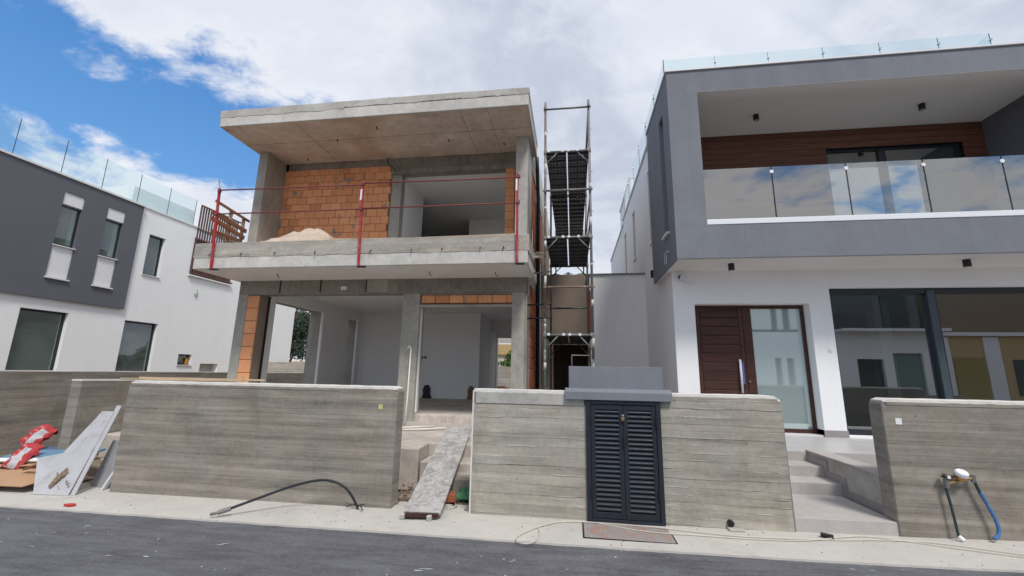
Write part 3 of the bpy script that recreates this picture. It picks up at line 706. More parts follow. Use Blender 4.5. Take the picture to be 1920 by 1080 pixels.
for (x, y) in ((-6.5, 8.3), (-3.0, 8.35), (-1.6, 8.5)):
    MB().tube([(x, y, 3.73), (x+.01, y, 3.66), (x+.06, y+.02, 3.62)], .008, 6).build('ceiling_wire', BLK, H)
MB().tube([(-4.6, 12, 3.66), (-4.62, 12, 3.5), (-4.5, 12.02, 3.34)], .007, 6).build('ceiling_wire', BLK, H)
# upper storey
C1 = chamfer_box('column', 1, 1, 1, CP)
B(-7.95, -7.71, 8.96, 9.66, 3.99, 7.12).build('fin_column', CP, H, bevel=.008)
B(-1.27, -.985, 8.98, 9.66, 3.99, 7.12).build('fin_column', CS, H, bevel=.008)
B(-7.71, -1.27, 9.66, 9.92, 6.78, 7.12).build('roof_beam', CBEAM, H, bevel=.01)
B(-4.63, -1.27, 9.62, 9.88, 6.66, 6.80).build('opening_beam', CBEAM, H, bevel=.008)
B(-4.63, -4.36, 9.69, 9.92, 3.99, 6.66).build('jamb_column', CP, H, bevel=.008)
B(-7.71, -4.63, 9.69, 9.92, 3.99, 6.78).build('brick_backing', MORT, H)
B(-1.62, -1.27, 9.69, 9.92, 3.99, 6.66).build('brick_backing', MORT, H)
BW, BH_ = .287, .2045
ub = chamfer_box('brick', .281, .06, .198, BR, .007)
row = 0; z = 4.09
while z < 6.80:
    off = (row % 2)*.5*BW + random.uniform(-.02, .02); x = -7.70-off
    while x < -4.64:
        a, b = max(x, -7.70), min(x+BW, -4.64)
        if b-a > .05:
            hgt = 1. if z+BH_ < 6.79 else .78
            inst('brick', ub, ((a+b)/2, 9.68+random.uniform(-.006, .006), z+BH_/2*hgt), H, (0, random.uniform(-.014, .014), 0), ((b-a)/BW*random.uniform(.985, 1.0), 1, hgt*random.uniform(.985, 1.005)))
        x += BW
    z += BH_; row += 1
z = 4.09
while z < 6.6:
    inst('brick', ub, (-1.50, 9.68+random.uniform(-.005, .005), z+BH_/2), H, (0, random.uniform(-.012, .012), 0), (.8, 1, 1)); z += BH_
# upper interior
B(-4.44, -4.36, 9.92, 11.3, 3.99, 6.74).build('partition', WHI, H)
B(-7.6, -1.25, 9.92, 18, 6.72, 6.78).build('upper_ceiling', WHI, H)
MB().wall('y', -3.45, -1.25, 3.99, 6.74, 13.3, 13.42).build('upper_back_wall', WHI, H)
B(-3.45, -3.41, 13.42, 16, 3.99, 6.74).build('partition', WHI, H)
MB().wall('y', -7.6, -3.4, 3.99, 6.74, 16, 16.1, [(-5.9, -4.9, 3.99, 6.2)]).build('upper_rear_wall', WHI, H)
B(-7.6, -1.25, 17.7, 17.8, 3.99, 6.74).build('upper_outer_wall', WHI, H)
B(-1.30, -1.25, 9.92, 18, 3.99, 7.12).build('partition', WHI, H)
B(-7.62, -7.56, 9.92, 18, 3.99, 7.12).build('partition', WHI, H)
B(-7.97, -7.62, 9.66, 18, 3.985, 7.12).build('left_outer_wall', CP, H)
# right-hand flank: concrete frame with brick infill
B(-1.25, -1.03, 9.66, 18, 3.985, 7.12).build('right_outer_wall', MORT, H)
B(-1.03, -.975, 9.66, 9.78, 3.985, 7.12).build('flank_post', CP, H); B(-1.03, -.975, 9.78, 18, 6.75, 7.12).build('flank_beam', CP, H)
B(-1.03, -.975, 11.1, 11.4, 3.985, 6.75).build('flank_post', CP, H); B(-1.03, -.975, 13.6, 18, 3.985, 6.75).build('flank_panel', TAN, H)
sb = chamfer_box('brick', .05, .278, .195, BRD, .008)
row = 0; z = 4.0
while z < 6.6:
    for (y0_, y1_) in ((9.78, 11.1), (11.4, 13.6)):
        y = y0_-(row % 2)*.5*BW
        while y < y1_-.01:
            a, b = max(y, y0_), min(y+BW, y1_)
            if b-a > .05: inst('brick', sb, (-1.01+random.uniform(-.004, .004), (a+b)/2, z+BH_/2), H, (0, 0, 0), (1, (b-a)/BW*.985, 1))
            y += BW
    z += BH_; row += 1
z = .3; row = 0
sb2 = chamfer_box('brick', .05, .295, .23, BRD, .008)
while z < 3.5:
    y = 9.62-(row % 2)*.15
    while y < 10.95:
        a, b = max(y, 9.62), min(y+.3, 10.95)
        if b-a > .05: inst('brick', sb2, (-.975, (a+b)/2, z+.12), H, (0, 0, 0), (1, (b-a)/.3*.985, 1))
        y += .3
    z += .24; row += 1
MB().tube([(-.90, 10.4, 7.35), (-.90, 10.6, 7.0), (-.91, 11.0, 6.4), (-.91, 11.05, .1)], .05, 12).build('downpipe', BLK, H, smooth=True)
MB().tube([(-.86, 11.3, 4.6), (-.86, 11.3, .4)], .012, 8).build('white_conduit', WHP, H, smooth=True)
B(-1.2, -.965, 12.2, 18.5, 7.12, 8.0).build('rear_upstand', CSL, H, bevel=.01)
# roof slab
B(-8.08, -.86, 7.8, 10.0, 7.122, 7.37).build('roof_slab', CSL, H, bevel=.012)
B(-8.0, -.97, 10.0, 18, 7.122, 7.5).build('roof_slab', CS, H)
B(-8.06, -.88, 7.83, 10.0, 7.116, 7.124).build('roof_soffit', CSOF, H)
for x, wd_ in ((-6.2, .02), (-2.35, .02), (-1.75, .016)): B(x, x+wd_*.5, 7.86, 9.6, 7.113, 7.1165).build('formwork_seam', CBEAM, H)
B(-8.0, -.9, 8.62, 8.627, 7.113, 7.1165).build('formwork_seam', CBEAM, H)
rough_front(-8.10, -5.0, 7.80, 7.335, 7.545, 'roof_parapet', CS, depth=.22, amp=.025)
rough_front(-5.0, -.85, 7.80, 7.37, 7.545, 'roof_parapet', CS, depth=.22, amp=.035)
B(-8.1, -7.9, 8.02, 10, 7.37, 7.53).build('roof_parapet_return', CS, H, bevel=.01); B(-1.05, -.85, 8.02, 10, 7.37, 7.53).build('roof_parapet_return', CS, H, bevel=.01)
for x, y in ((-5.6, 8.6), (-4.4, 8.2), (-2.9, 8.9), (-1.6, 9.2), (-6.9, 9.4)):
    MB().tube([(x, y, 7.13), (x, y, 7.08), (x+.03, y, 7.05)], .012, 6).build('ceiling_stub', BLK, H)
MB().tube([(-4.75, 9.60, 7.12), (-4.74, 9.58, 6.95), (-4.62, 9.58, 6.85), (-4.52, 9.6, 6.72)], .012, 6).build('loose_cable', BLK, H, smooth=True)

# white plinth block of earth fill etc. behind the walls
t = MB(); 
for i in range(400):
    x, y = random.uniform(-2.6, -1.05), random.uniform(5.35, 6.5); s_ = random.uniform(.008, .035)
    z0 = gz(x)-.02+.05*random.random()
    pts = [Vector((x, y, z0))+Vector((random.uniform(-1, 1), random.uniform(-1, 1), random.uniform(-.5, 1)))*s_ for _ in range(6)]
    for a, b, c in ((0,1,2),(2,3,4),(0,3,5),(1,4,5),(0,2,5),(1,3,4)): t.quad(pts[a], pts[b], pts[c])
rb = t.build('rubble', simple('rubble_stone', (.30, .25, .21), .9, var=.4, sc=30), kind='stuff'); rb['label'] = 'loose rubble on bare earth below the plank ramp'
def crumpled(name, x0, x1, y0, y1, z, hgt, m, label, cat, seed=0, n=16, group=None):
    """a heaped or crumpled sheet with its own volume"""
    mb = MB(); g = []
    for i in range(n+1):
        row = []
        for j in range(n+1):
            u, v_ = i/n, j/n; e = min(u, 1-u, v_, 1-v_)*2
            zz_ = z+hgt*(min(1, e*2.2)**.7)*(.55+.9*abs(noise.noise(Vector((u*4+seed, v_*4, seed)))))
            row.append((x0+(x1-x0)*u+.05*noise.noise(Vector((u*5, v_*5, seed+3))), y0+(y1-y0)*v_+.05*noise.noise(Vector((u*5, v_*5, seed+6))), zz_))
        g.append(row)
    for i in range(n):
        for j in range(n): mb.quad(g[i][j], g[i+1][j], g[i+1][j+1], g[i][j+1])
    bot = [(p[0], p[1], z-.02) for p in [g[0][0], g[n][0], g[n][n], g[0][n]]]; mb.quad(*bot[::-1])
    mb.weld = True; return tag(mb.build(name, m, smooth=True), label, cat, group)
crumpled('green_rag', -1.55, -1.27, 5.75, 5.95, 0.02, .12, GRNC, 'crumpled green sheet on the rubble beside the plank ramp', 'rag', 2)
t = B(-1.78, -1.52, 5.62, 5.78, .0, .10).build('loose_brick', BRD, None, bevel=.01); t.rotation_euler = (0, 0, .3); tag(t, 'single broken brown brick lying in the rubble', 'brick')

# sand heap on the balcony
mb = MB(); g = []; n = 44
for i in range(n+1):
    row = []
    for j in range(17):
        x = -7.65+i*(2.9)/n; y = 7.99+j*.09; u = (x+5.78)
        hgt = max(0, .88*math.exp(-(u/.62)**2)*(1-.12*math.sin(u*3)) + .36*math.exp(-((x+6.6)/.75)**2)) if x < -5.0 else max(0, .80-(x+5.55)*1.35)
        hgt = max(0, .84-abs(u)*(.95 if u > 0 else .25))*(1 if abs(u) > .3 else 1-.25*(.3-abs(u)))
        hgt *= max(0, 1-abs((y-8.72)/.95)**1.6)
        hgt = max(0, hgt+.10*noise.noise(Vector((x*2.6, y*2.6, 0)))+.07*noise.noise(Vector((x*8, y*8, 0)))+.035*noise.noise(Vector((x*20, y*20, 0))))
        row.append((x, y, 4.0+hgt*1.12))
    g.append(row)
for i in range(n):
    for j in range(16): mb.quad(g[i][j], g[i+1][j], g[i+1][j+1], g[i][j+1])
mb.weld = True; tag(mb.build('sand_pile', SAND, smooth=True), 'heap of pale sand on the balcony of the unfinished house', 'sand')
tag(MB().obox((-5.2, 8.15, 4.40), (-3.5, 8.22, 4.375), .16, .05).build('timber_plank', PLY, bevel=.004), 'pale plank on the balcony floor from the sand heap to the middle', 'plank', 'planks on the balcony')
tag(MB().obox((-3.25, 8.15, 4.365), (-1.15, 8.2, 4.41), .18, .04).build('timber_plank', PLY, bevel=.004), 'long pale plank on the balcony towards its right end', 'plank', 'planks on the balcony')

# timber guard at the balcony's left end
t = empty('timber_guard', (-8.05, 8.0, 4.3), 'makeshift guard of nailed brown formwork boards at the left end of the balcony', 'barrier')
for (a, b, wd_) in (((8.0, 5.38), (9.05, 5.26), .06), ((7.95, 5.10), (9.0, 4.98), .10), ((7.95, 4.95), (8.96, 4.80), .10), ((8.0, 4.66), (8.88, 4.68), .09)):
    MB().obox((-8.05, a[0], a[1]), (-8.05, b[0], b[1]), .03, wd_).build('board', TIMB, t, bevel=.003)
for y in (8.46, 8.86): B(-8.10, -8.07, y, y+.09, 4.28, 5.32).build('upright', PLY, t, bevel=.003)

# red safety railing
t = empty('safety_railing', (-4.3, 7.74, 3.7), 'red clamp-on steel guard rail with three posts along the balcony edge', 'railing')
for xb, xt in ((-7.64, -7.745), (-4.28, -4.35), (-1.04, -1.06)):
    MB().obox((xb, 7.745, 3.70), (xt, 7.745, 5.55), .045, .045, (0, 1, 0)).build('post', RED, t, bevel=.006)
    MB().box(xb-.03, xb+.14, 7.72, 7.80, 3.68, 3.705).build('clamp_foot', BLK, t, bevel=.004)
    MB().tube([(xt, 7.745, 5.55), (xt, 7.745, 5.61), (xt-.04 if xb < -7 else xt+.05, 7.745, 5.63), (xt-.04 if xb < -7 else xt+.05, 7.745, 5.75)], .007, 6).build('spindle', REDR, t)
    for zz_ in (5.48, 4.93): B(xt-.005, xt+.06, 7.70, 7.75, zz_-.035, zz_+.035).build('bracket', REDR, t, bevel=.006)
for z0_, z1_ in ((5.49, 5.46), (4.93, 4.92)):
    for a, b in (((-7.74), (-4.36)), ((-4.36), (-1.06))):
        zm = (z0_+z1_)/2+.0
        MB().tube([(a, 7.715, z0_), ((a+b)/2, 7.712, zm-.008), (b, 7.715, z1_)], .016, 8).build('rail', REDR, t, smooth=True)
for x in (-4.35, -1.07): B(x-.018, x+.018, 7.716, 7.721, 5.12 if x < -2 else 5.18, 5.36 if x < -2 else 5.44).build('sticker', WHP, t)

# items leaning / lying at the entrance of the shell
tag(MB().tube([(-3.36, 8.45, .58), (-3.40, 8.6, 1.1), (-3.52, 8.93, 2.12), (-3.56, 8.95, 2.17), (-3.62, 8.95, 2.12)], .018, 8).build('conduit_pipe', PVC, smooth=True), 'thin cream conduit pipe leaning on the middle column', 'pipe')
tag(MB().tube([(-3.36, 7.98, .57), (-2.72, 8.36, .58)], .02, 8).build('conduit_pipe', PVC, smooth=True), 'upper of two cream conduit pipes lying on the concrete terrace', 'pipe')
tag(MB().tube([(-3.30, 7.78, .56), (-2.9, 7.9, .57), (-2.25, 8.2, .59)], .02, 8).build('conduit_pipe', PVC, smooth=True), 'lower and longer of two cream conduit pipes lying on the terrace', 'pipe')
t = empty('plank_ramp', (-1.72, 5.02, 0), 'cement-spattered plank ramp leading up from the pavement between the walls', 'ramp')
MB().obox((-1.715, 5.0, .06), (-1.94, 7.35, .70), .43, .035).build('ramp_board', RAMPM, t, bevel=.004)
MB().obox((-1.90, 4.985, .045), (-1.53, 5.03, .045), .07, .04).build('end_batten', DOORW, t, bevel=.004)
MB().obox((-1.935, 4.95, .02), (-1.93, 5.12, .06), .05, .05).build('runner', CS, t, bevel=.004)
MB().obox((-1.62, 4.95, .02), (-1.61, 5.12, .06), .05, .05).build('runner', CS, t, bevel=.004)

# strips of timber on top of the street wall
for a, b, lb in (((-6.55, 5.44, 1.458), (-4.6, 5.47, 1.465), 'front thin pale batten lying along the top of the long street wall'), ((-6.3, 5.50, 1.475), (-4.3, 5.53, 1.475), 'rear thin pale batten lying along the top of the long street wall')):
    tag(MB().obox(a, b, .05, .025).build('timber_batten', PLY, bevel=.003), lb, 'batten', 'battens on the street wall')
tag(MB().box(-2.47, -2.415, 5.292, 5.298, 1.155, 1.215).build('survey_sticker', simple('yellow_sticker', (.55, .53, .25), .6)), 'small yellow survey sticker on the long street wall', 'sticker')
tag(MB().box(3.455, 3.515, 5.292, 5.298, 1.17, 1.235).build('paper_sticker', WHP), 'small white square sticker on the wall right of the steps', 'sticker')

# ------------------------------------------------------------------ scaffold tower
T = empty('scaffold_tower', (-.08, 10.8, 0), 'tall narrow scaffold tower with perforated black decks between the two houses', 'scaffold')
XL_, XR_ = -.55, .40
for y, m_up, m_lo, ztop in ((8.5, STEEL, GRT, 7.62), (10.9, STEEL, GRT, 7.5), (14.3, STEEL, GRT, 6.6)):
    for x in (XL_, XR_):
        zs_ = 2.75 if x < 0 else 1.95
        if y > 14: zs_ = 5.2
        MB().tube([(x, y, 0 if y < 14 else 4.5), (x, y, zs_)], .024, 12).build('standard', m_lo, T, smooth=True)
        MB().tube([(x, y, zs_-.02), (x, y, ztop)], .026, 12).build('standard', m_up if x > 0 else (BRNT if y < 9 else m_up), T, smooth=True)
        for z in (1.35, 2.2, 3.0, 3.9, 5.0, 5.9, 6.9): 
            if z < ztop-.3 and (y < 14 or z > 4.6): MB().tube([(x, y, z), (x+.06, y, z)], .006, 6).build('lock_pin', STEEL, T)
def cross(y, z, m_): return MB().tube([(XL_-.04, y, z), (XR_+.05, y, z)], .022, 10).build('transom', m_, T, smooth=True)
cross(8.5, 7.45, STEEL); cross(8.46, 5.48, STEEL); cross(8.46, 3.37, BRNT); cross(10.9, 3.3, GRT); cross(14.3, 6.3, STEEL)
for z in (7.45, 5.48, 3.37):
    for x in (XL_, XR_): MB().tube([(x, 8.44, z-.03), (x, 8.44, z+.03)], .032, 10).build('coupler', STEEL if z > 4 else BRNT, T)
for (z, bays) in ((6.42, ((8.52, 10.85), (10.9, 14.3))), (4.46, ((8.52, 10.95),)), (2.42, ((8.52, 10.85),))):
    for (ya, yb) in bays:
        for (xa, xb) in ((-.535, -.095), (-.07, .385)):
            dk = B(xa, xb, ya, yb, z-.004, z).build('deck_panel', DECK, T)
            e = MB(); e.box(xa, xa+.012, ya, yb, z-.06, z-.004); e.box(xb-.012, xb, ya, yb, z-.06, z-.004); e.box((xa+xb)/2-.01, (xa+xb)/2+.01, ya, yb, z-.055, z-.004)
            e.build('deck_rail', BLK, dk)
            k = 0; y = ya+.05; rr_ = MB()
            while y < yb: rr_.box(xa+.012, xb-.012, y, y+.05, z-.05, z-.006); y += .31
            r0 = rr_.build('deck_rib', simple('deck_rib_steel', (.05, .052, .057), .6) if 'deck_rib_steel' not in MATS else MATS['deck_rib_steel'], dk); r0['kind'] = 'stuff'
        for yy in (ya-.02, yb+.02):
            MB().tube([(XL_, yy, z-.02), (XR_, yy, z-.02)], .025, 10).build('deck_transom', STEEL if yy < 9 else GRT, T, smooth=True)
            for x, s_ in ((XL_, 1), (XR_, -1)):
                MB().tube([(x, yy, z-.32), (x+s_*.27, yy, z-.03)], .013, 8).build('knee_brace', STEEL if yy < 9 else GRT, T, smooth=True)
        if ya < 9:
            for x in (-.5, -.2, -.08, .12, .36): MB().box(x, x+.05, ya-.055, ya-.02, z-.035, z+.012).build('deck_hook', WHP, T)
MB().tube([(XR_, 8.5, 7.4), (XR_-.02, 10.9, 6.5)], .016, 8).build('diagonal', STEEL, T, smooth=True)
MB().tube([(XR_, 8.5, 7.5), (XR_, 10.9, 7.4)], .018, 8).build('ledger', STEEL, T, smooth=True)
MB().tube([(XR_+.02, 10.9, 6.5), (XR_, 14.3, 5.0)], .016, 8).build('diagonal', STEEL, T, smooth=True)
for z in (4.9, 5.4): MB().tube([(XR_, 8.5, z), (XR_, 10.9, z)], .016, 8).build('ledger', STEEL, T, smooth=True)
MB().tube([(XR_-.06, 8.5, 3.3), (XR_-.03, 9.0, 2.5)], .03, 8).build('hanging_strap', simple('rusty_strap', (.22, .09, .06), .9), T)
MB().tube([(-.02, 8.55, 2.0), (.38, 8.55, 2.0), (.38, 8.55, 1.62), (-.02, 8.55, 1.62), (-.02, 8.55, 2.0)], .012, 6).build('access_frame', STEEL, T)
for i, z in enumerate((3.83, 3.12, 2.82)):
    MB().tube([(-1.0, 9.2, z), (XL_+.12, 8.9, z-.02)], .018, 8).build('wall_tie', BLK if i else STEEL, T, smooth=True)
for z in (6.4, 4.44, 2.4):
    for x in (XL_, XR_):
        for y in (8.5, 10.9): B(x-.035, x+.035, y-.04, y+.03, z-.045, z+.03).build('coupler', STEEL, T, bevel=.008)
for k in range(14):
    z = 1.3+k*.42; x = XL_ if k % 2 else XR_
    MB().tube([(x, 8.5, z), (x+.004, 8.498, z+.05+.08*((k*7) % 3))], .0275, 10).build('cement_splash', CSL, T, smooth=True)
# coil of pale cable hung on a nail on the flank
cc = [(-.80+.04*math.sin(a*2), 8.9+.0*a, 4.1) for a in (0,)]
pts = [(-.72+.17*math.cos(a), 8.75+.05*math.sin(a*1.1), 4.08+.035*math.sin(a)+.004*a) for a in [i*.35 for i in range(60)]]
tag(MB().tube([(-.9, 9.3, 4.9), (-.88, 9.1, 4.5), (-.85, 8.9, 4.2)]+pts, .006, 6).build('cable_coil', CABM, smooth=True), 'small coil of pale cable hanging from the flank of the balcony slab', 'cable')

# ------------------------------------------------------------------ low volumes between the houses
t = empty('link_building', (-.2, 12.2, 0), 'sand-cement rendered low volume with a dark doorway behind the scaffold', 'building')
MB().wall('y', -.965, .5, -.2, 4.5, 12.2, 12.4, [(-.55, .46, -.2, 2.45)]).build('wall', TAN, t)
B(-.965, .5, 12.4, 17, 4.42, 4.5).build('roof', CS, t); B(-.9, .5, 15.8, 15.9, -.2, 4.4).build('inner_wall', TAN, t); B(-.965, -.85, 12.4, 17, -.2, 4.42).build('inner_wall', TAN, t)
B(-.55, .46, 12.4, 15.8, -.1, .15).build('floor', SCR, t)
t = empty('link_building', (1.25, 12.05, 0), 'low white rendered volume joined to the modern house beside the scaffold', 'building')
B(.5, 2.05, 12.05, 17, -.2, 4.44).build('wall', WHITE, t); B(.45, 2.05, 12.0, 17, 4.44, 4.475).build('cap', STEEL, t)

# ------------------------------------------------------------------ THE MODERN HOUSE (right)
M = empty('modern_house', (5.5, 8.9, .58), 'finished modern house with grey overhanging upper box, white ground floor and glass balcony', 'house')
XE = 13.
def MBx(nm, *a, m=WHITE, bevel=.004): return B(*a).build(nm, m, M, bevel=bevel)
MB().wall('y', 2.05, XE, .3, 3.752, 8.89, 9.35, [(2.46, 4.6, .58, 3.08), (4.985, XE-.6, .62, 3.385)]).build('ground_floor_wall', WHITE, M)
B(4.59, 4.995, 8.87, 8.89, .58, .70).build('skirting', SKIRT, M)
B(4.60, 4.612, 8.89, 9.2, .58, .70).build('skirting', SKIRT, M)
SW = [(10.55, 11.0, 5.0, 7.0), (13.45, 13.95, 5.35, 6.95), (15.7, 16.2, 5.35, 6.95)]
MB().wall('x', 9.35, 16.4, .0, 3.76, 2.05, 2.3).build('side_wall_lower', WHITE, M)
MB().wall('x', 10.18, 16.4, 3.76, 7.64, 2.05, 2.3, SW).build('side_wall_upper', WHITE, M)
MB().wall('x', 16.4, 22.2, .0, 7.5, 2.07, 2.3).build('side_wall_rear', WHITE, M)
B(2.0, 2.3, 10.18, 16.4, 7.64, 7.68).build('coping', MARB, M); B(2.02, 2.3, 16.4, 22.2, 7.5, 7.54).build('coping', MARB, M)
for (a, b, c, d_) in SW:
    B(2.01, 2.2, a-.03, b+.03, c-.04, c).build('window_sill', MARB, M); B(2.18, 2.22, a, b, c, d_).build('side_window', DKF, M)
B(2.3, XE, 10.18, 22, 7.3, 7.4).build('roof', CS, M); MB().wall('y', 2.3, XE, .3, 7.3, 21.8, 22.2, [(4, 11.5, .62, 3.2), (4, 11.5, 4.3, 6.8)]).build('rear_wall', WHITE, M)  # unseen rear openings added to brighten the rooms behind the glazing
B(XE, XE+.2, 7.87, 22.2, .3, 7.67).build('right_wall', WHITE, M)
# upper grey box
MB().wall('y', 1.93, XE, 3.76, 7.67, 7.87, 8.07, [(2.5, XE-.8, 4.40, 7.185)]).build('upper_box_front', GREY, M)
MB().wall('x', 8.07, 10.18, 3.76, 7.67, 1.93, 2.12, [(8.38, 8.76, 4.45, 7.06)]).build('upper_box_side', GREY, M)
B(2.03, 2.08, 8.38, 8.76, 4.45, 7.06).build('slot_back', GREY, M)
B(2.08, 2.5, 8.07, 10.3, 7.35, 7.66).build('roof_edge', GREY, M)
sl = B(1.87, 2.03, 8.33, 8.80, 4.41, 4.45).build('slot_sill', WMETAL, M, bevel=.004)
B(1.95, XE, 7.9, 10.18, 3.748, 3.765).build('overhang_soffit', SOF, M)
B(1.9, XE, 7.84, 8.2, 7.67, 7.70).build('coping', MARB, M); B(1.9, 2.14, 8.2, 10.2, 7.67, 7.70).build('coping', MARB, M)
B(2.5, 8.84, 8.07, 9.6, 7.185, 7.4).build('recess_ceiling', SOF, M); B(2.5, XE-.8, 7.872, 9.6, 7.180, 7.1845).build('recess_soffit', SOF, M)
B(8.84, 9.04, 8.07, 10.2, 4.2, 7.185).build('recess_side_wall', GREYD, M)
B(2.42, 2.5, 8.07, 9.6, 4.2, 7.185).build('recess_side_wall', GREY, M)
B(2.3, XE, 8.07, 10.2, 4.05, 4.2).build('balcony_floor', TILE, M)
B(2.5, XE-.8, 7.86, 8.06, 4.40, 4.50).build('balcony_sill', WMETAL, M, bevel=.006)
# cladding boards
z = 4.2; bh = .149
while z < 7.17:
    z1_ = min(z+bh-.006, 7.183)
    segs = [(2.5, 5.70), (8.42, 8.84)] if z+bh/2 < 6.8 else [(2.5, 8.84)]
    for a, b in segs: B(a, b, 9.6, 9.63, z, z1_).build('cladding_board', CLAD, M, bevel=.003)
    z += bh
MB().wall('y', 2.3, 9.1, 4.2, 7.3, 9.63, 9.85, [(5.70, 8.42, 4.25, 6.8)]).build('recess_back_wall', BLK, M)
wf = MB().wall('y', 5.70, 8.42, 4.25, 6.8, 9.70, 9.78, [(5.77, 6.82, 4.32, 6.70), (6.96, 8.35, 4.32, 6.70)]).build('window_frame', DKF, M)
B(5.77, 6.82, 9.745, 9.75, 4.32, 6.70).build('window_pane', GLU, wf); B(6.96, 8.35, 9.725, 9.73, 4.32, 6.70).build('window_pane', GLU, wf)
for z in (7.185,): pass
def downlight(x, y, zc):
    l = MB().tube([(x, y, zc), (x, y, zc-.13)], .055, 20).build('ceiling_lamp', BLK, M, smooth=False)
    MB().tube([(x, y, zc-.128), (x, y, zc-.134)], .042, 16).build('lamp_lens', simple('lamp_lens', (.45, .42, .36), .3) if 'lamp_lens' not in MATS else MATS['lamp_lens'], l)
downlight(3.96, 8.81, 7.185); downlight(7.12, 8.8, 7.185); downlight(3.0, 8.27, 3.748); downlight(6.92, 8.27, 3.748)
MB().tube([(1.99, 10.6, 4.02), (1.99, 10.6, 4.2)], .05, 16).build('wall_lamp', BLK, M)
# security camera
sc0 = MB().tube([(2.22, 8.89, 3.64), (2.22, 8.82, 3.61)], .048, 16).build('security_camera', BLK, M, smooth=False)
MB().tube([(2.22, 8.83, 3.615), (2.34, 8.70, 3.55), (2.355, 8.685, 3.545)], [.05, .05, .044], 18).build('camera_body', WHP, sc0, smooth=False)
pts = [(1.90, 8.60, 4.12), (1.90, 8.55, 4.14), (1.9, 8.5, 4.12)]
MB().tube([(1.92, 8.38, 4.05), (1.88, 8.45, 4.06), (1.87, 8.62, 4.05), (1.88, 8.68, 3.96), (1.88, 8.64, 3.86), (1.88, 8.56, 3.84), (1.89, 8.52, 3.9), (1.9, 8.6, 4.03)], .007, 6).build('loose_wire', WHP, M, smooth=True)
# balcony glass
J = [2.515, 3.765, 5.045, 6.31, 7.545, 8.83]
for a, b in zip(J, J[1:]):
    g_ = B(a+.008, b-.012, 7.99, 8.002, 4.47, 5.56).build('railing_pane', GLR, M)
    B(b-.014, b-.004, 7.985, 8.006, 4.47, 5.56).build('pane_edge', DKF, g_)
    MB().tube([(b-.006, 7.975, 5.46), (b-.006, 7.992, 5.46)], .035, 16).build('pane_clamp', WMETAL, g_)
# roof terrace glass
J = [2.13+ k*1.105 for k in range(6)]; J += [8.6]
for a, b in zip(J, J[1:]):
    g_ = B(a+.01, b-.01, 8.8, 8.812, 7.66, 8.70).build('roof_glass_pane', GLT, M)
    MB().tube([(b, 8.78, 8.55), (b, 8.83, 8.55)], .022, 12).build('pane_clamp', CHROME, g_); B(b-.010, b-.007, 8.798, 8.814, 7.7, 8.70).build('pane_edge', DKF, g_)
B(2.11, 2.125, 8.795, 8.82, 7.66, 8.71).build('roof_glass_post', DKF, M)
y = 8.82
while y < 15.2:
    g_ = B(2.12, 2.132, y+.01, y+1.24, 7.66, 8.70).build('roof_glass_pane', GLT, M)
    MB().tube([(2.1, y+1.25, 8.62), (2.15, y+1.25, 8.62)], .03, 10).build('pane_clamp', CHROME, g_); B(2.118, 2.134, y+1.242, y+1.25, 7.7, 8.74).build('pane_edge', DKF, g_); y += 1.25
y = 8.82
g_ = B(8.6, 8.612, 8.82, 12, 7.66, 8.70).build('roof_glass_pane', GLT, M)
B(2.25, 5.2, 15.4, 19, 7.5, 9.0).build('stair_tower', WHITE, M); B(2.2, 5.25, 15.35, 19, 9.0, 9.04).build('coping', MARB, M)
# entrance door with frosted sidelight
fr = MB().wall('y', 2.46, 4.6, .60, 3.08, 9.12, 9.20, [(2.52, 3.44, .60, 3.01), (3.60, 4.54, .68, 3.01)]).build('door_frame', DOORW, M, bevel=.003)
MB().box(2.455, 4.605, 8.9, 9.25, .575, .605).build('door_threshold', MARB, M)
dr = B(2.53, 3.43, 9.14, 9.18, .61, 3.0).build('door_leaf', DOORW, M)
B(2.53, 2.60, 9.12, 9.14, .61, 3.0).build('stile', DOORW, dr); B(3.36, 3.43, 9.12, 9.14, .61, 3.0).build('stile', DOORW, dr)
z = .66
while z < 2.9:
    B(2.605, 3.355, 9.118, 9.14, z, min(z+.172, 2.94)).build('door_board', DOORW, dr, bevel=.007); z += .181
MB().tube([(3.30, 9.06, 1.33), (3.30, 9.06, 1.98)], .022, 12).build('door_handle', simple('white_film_on_handle', (.72, .72, .76), .35, var=.1), dr, smooth=True)
for z in (1.42, 1.9): MB().tube([(3.30, 9.06, z), (3.30, 9.13, z)], .012, 8).build('handle_stay', CHROME, dr)
B(3.345, 3.375, 9.10, 9.12, 1.50, 1.93).build('handle_tape', simple('blue_film', (.12, .14, .4), .5), dr)
MB().tube([(3.47, 9.10, 1.55), (3.47, 9.125, 1.55)], .018, 12).build('keyhole', CHROME, fr)
B(3.60, 4.54, 9.155, 9.165, .68, 3.01).build('sidelight_pane', GLF, fr)
B(4.83, 4.90, 8.875, 8.89, 2.14, 2.21).build('door_bell', WHP, M, bevel=.004)
# sliding window
XW = XE-.6
sf = MB().wall('y', 4.985, XW, .62, 3.385, 9.0, 9.12, [(5.06, 6.74, .72, 3.27), (6.90, 9.2, .72, 3.27), (9.34, XW-.07, .72, 3.27)]).build('sliding_window_frame', DKF, M, bevel=.003)
B(6.74, 6.86, 8.97, 9.0, .64, 3.33).build('sash_stile', simple('slate_sash', (.06, .08, .095), .35), sf, bevel=.003)
for a, b, y in ((5.06, 6.74, 9.07), (6.90, 9.2, 9.03), (9.34, XW-.07, 9.07)): B(a, b, y, y+.006, .72, 3.27).build('window_pane', GLW, sf)
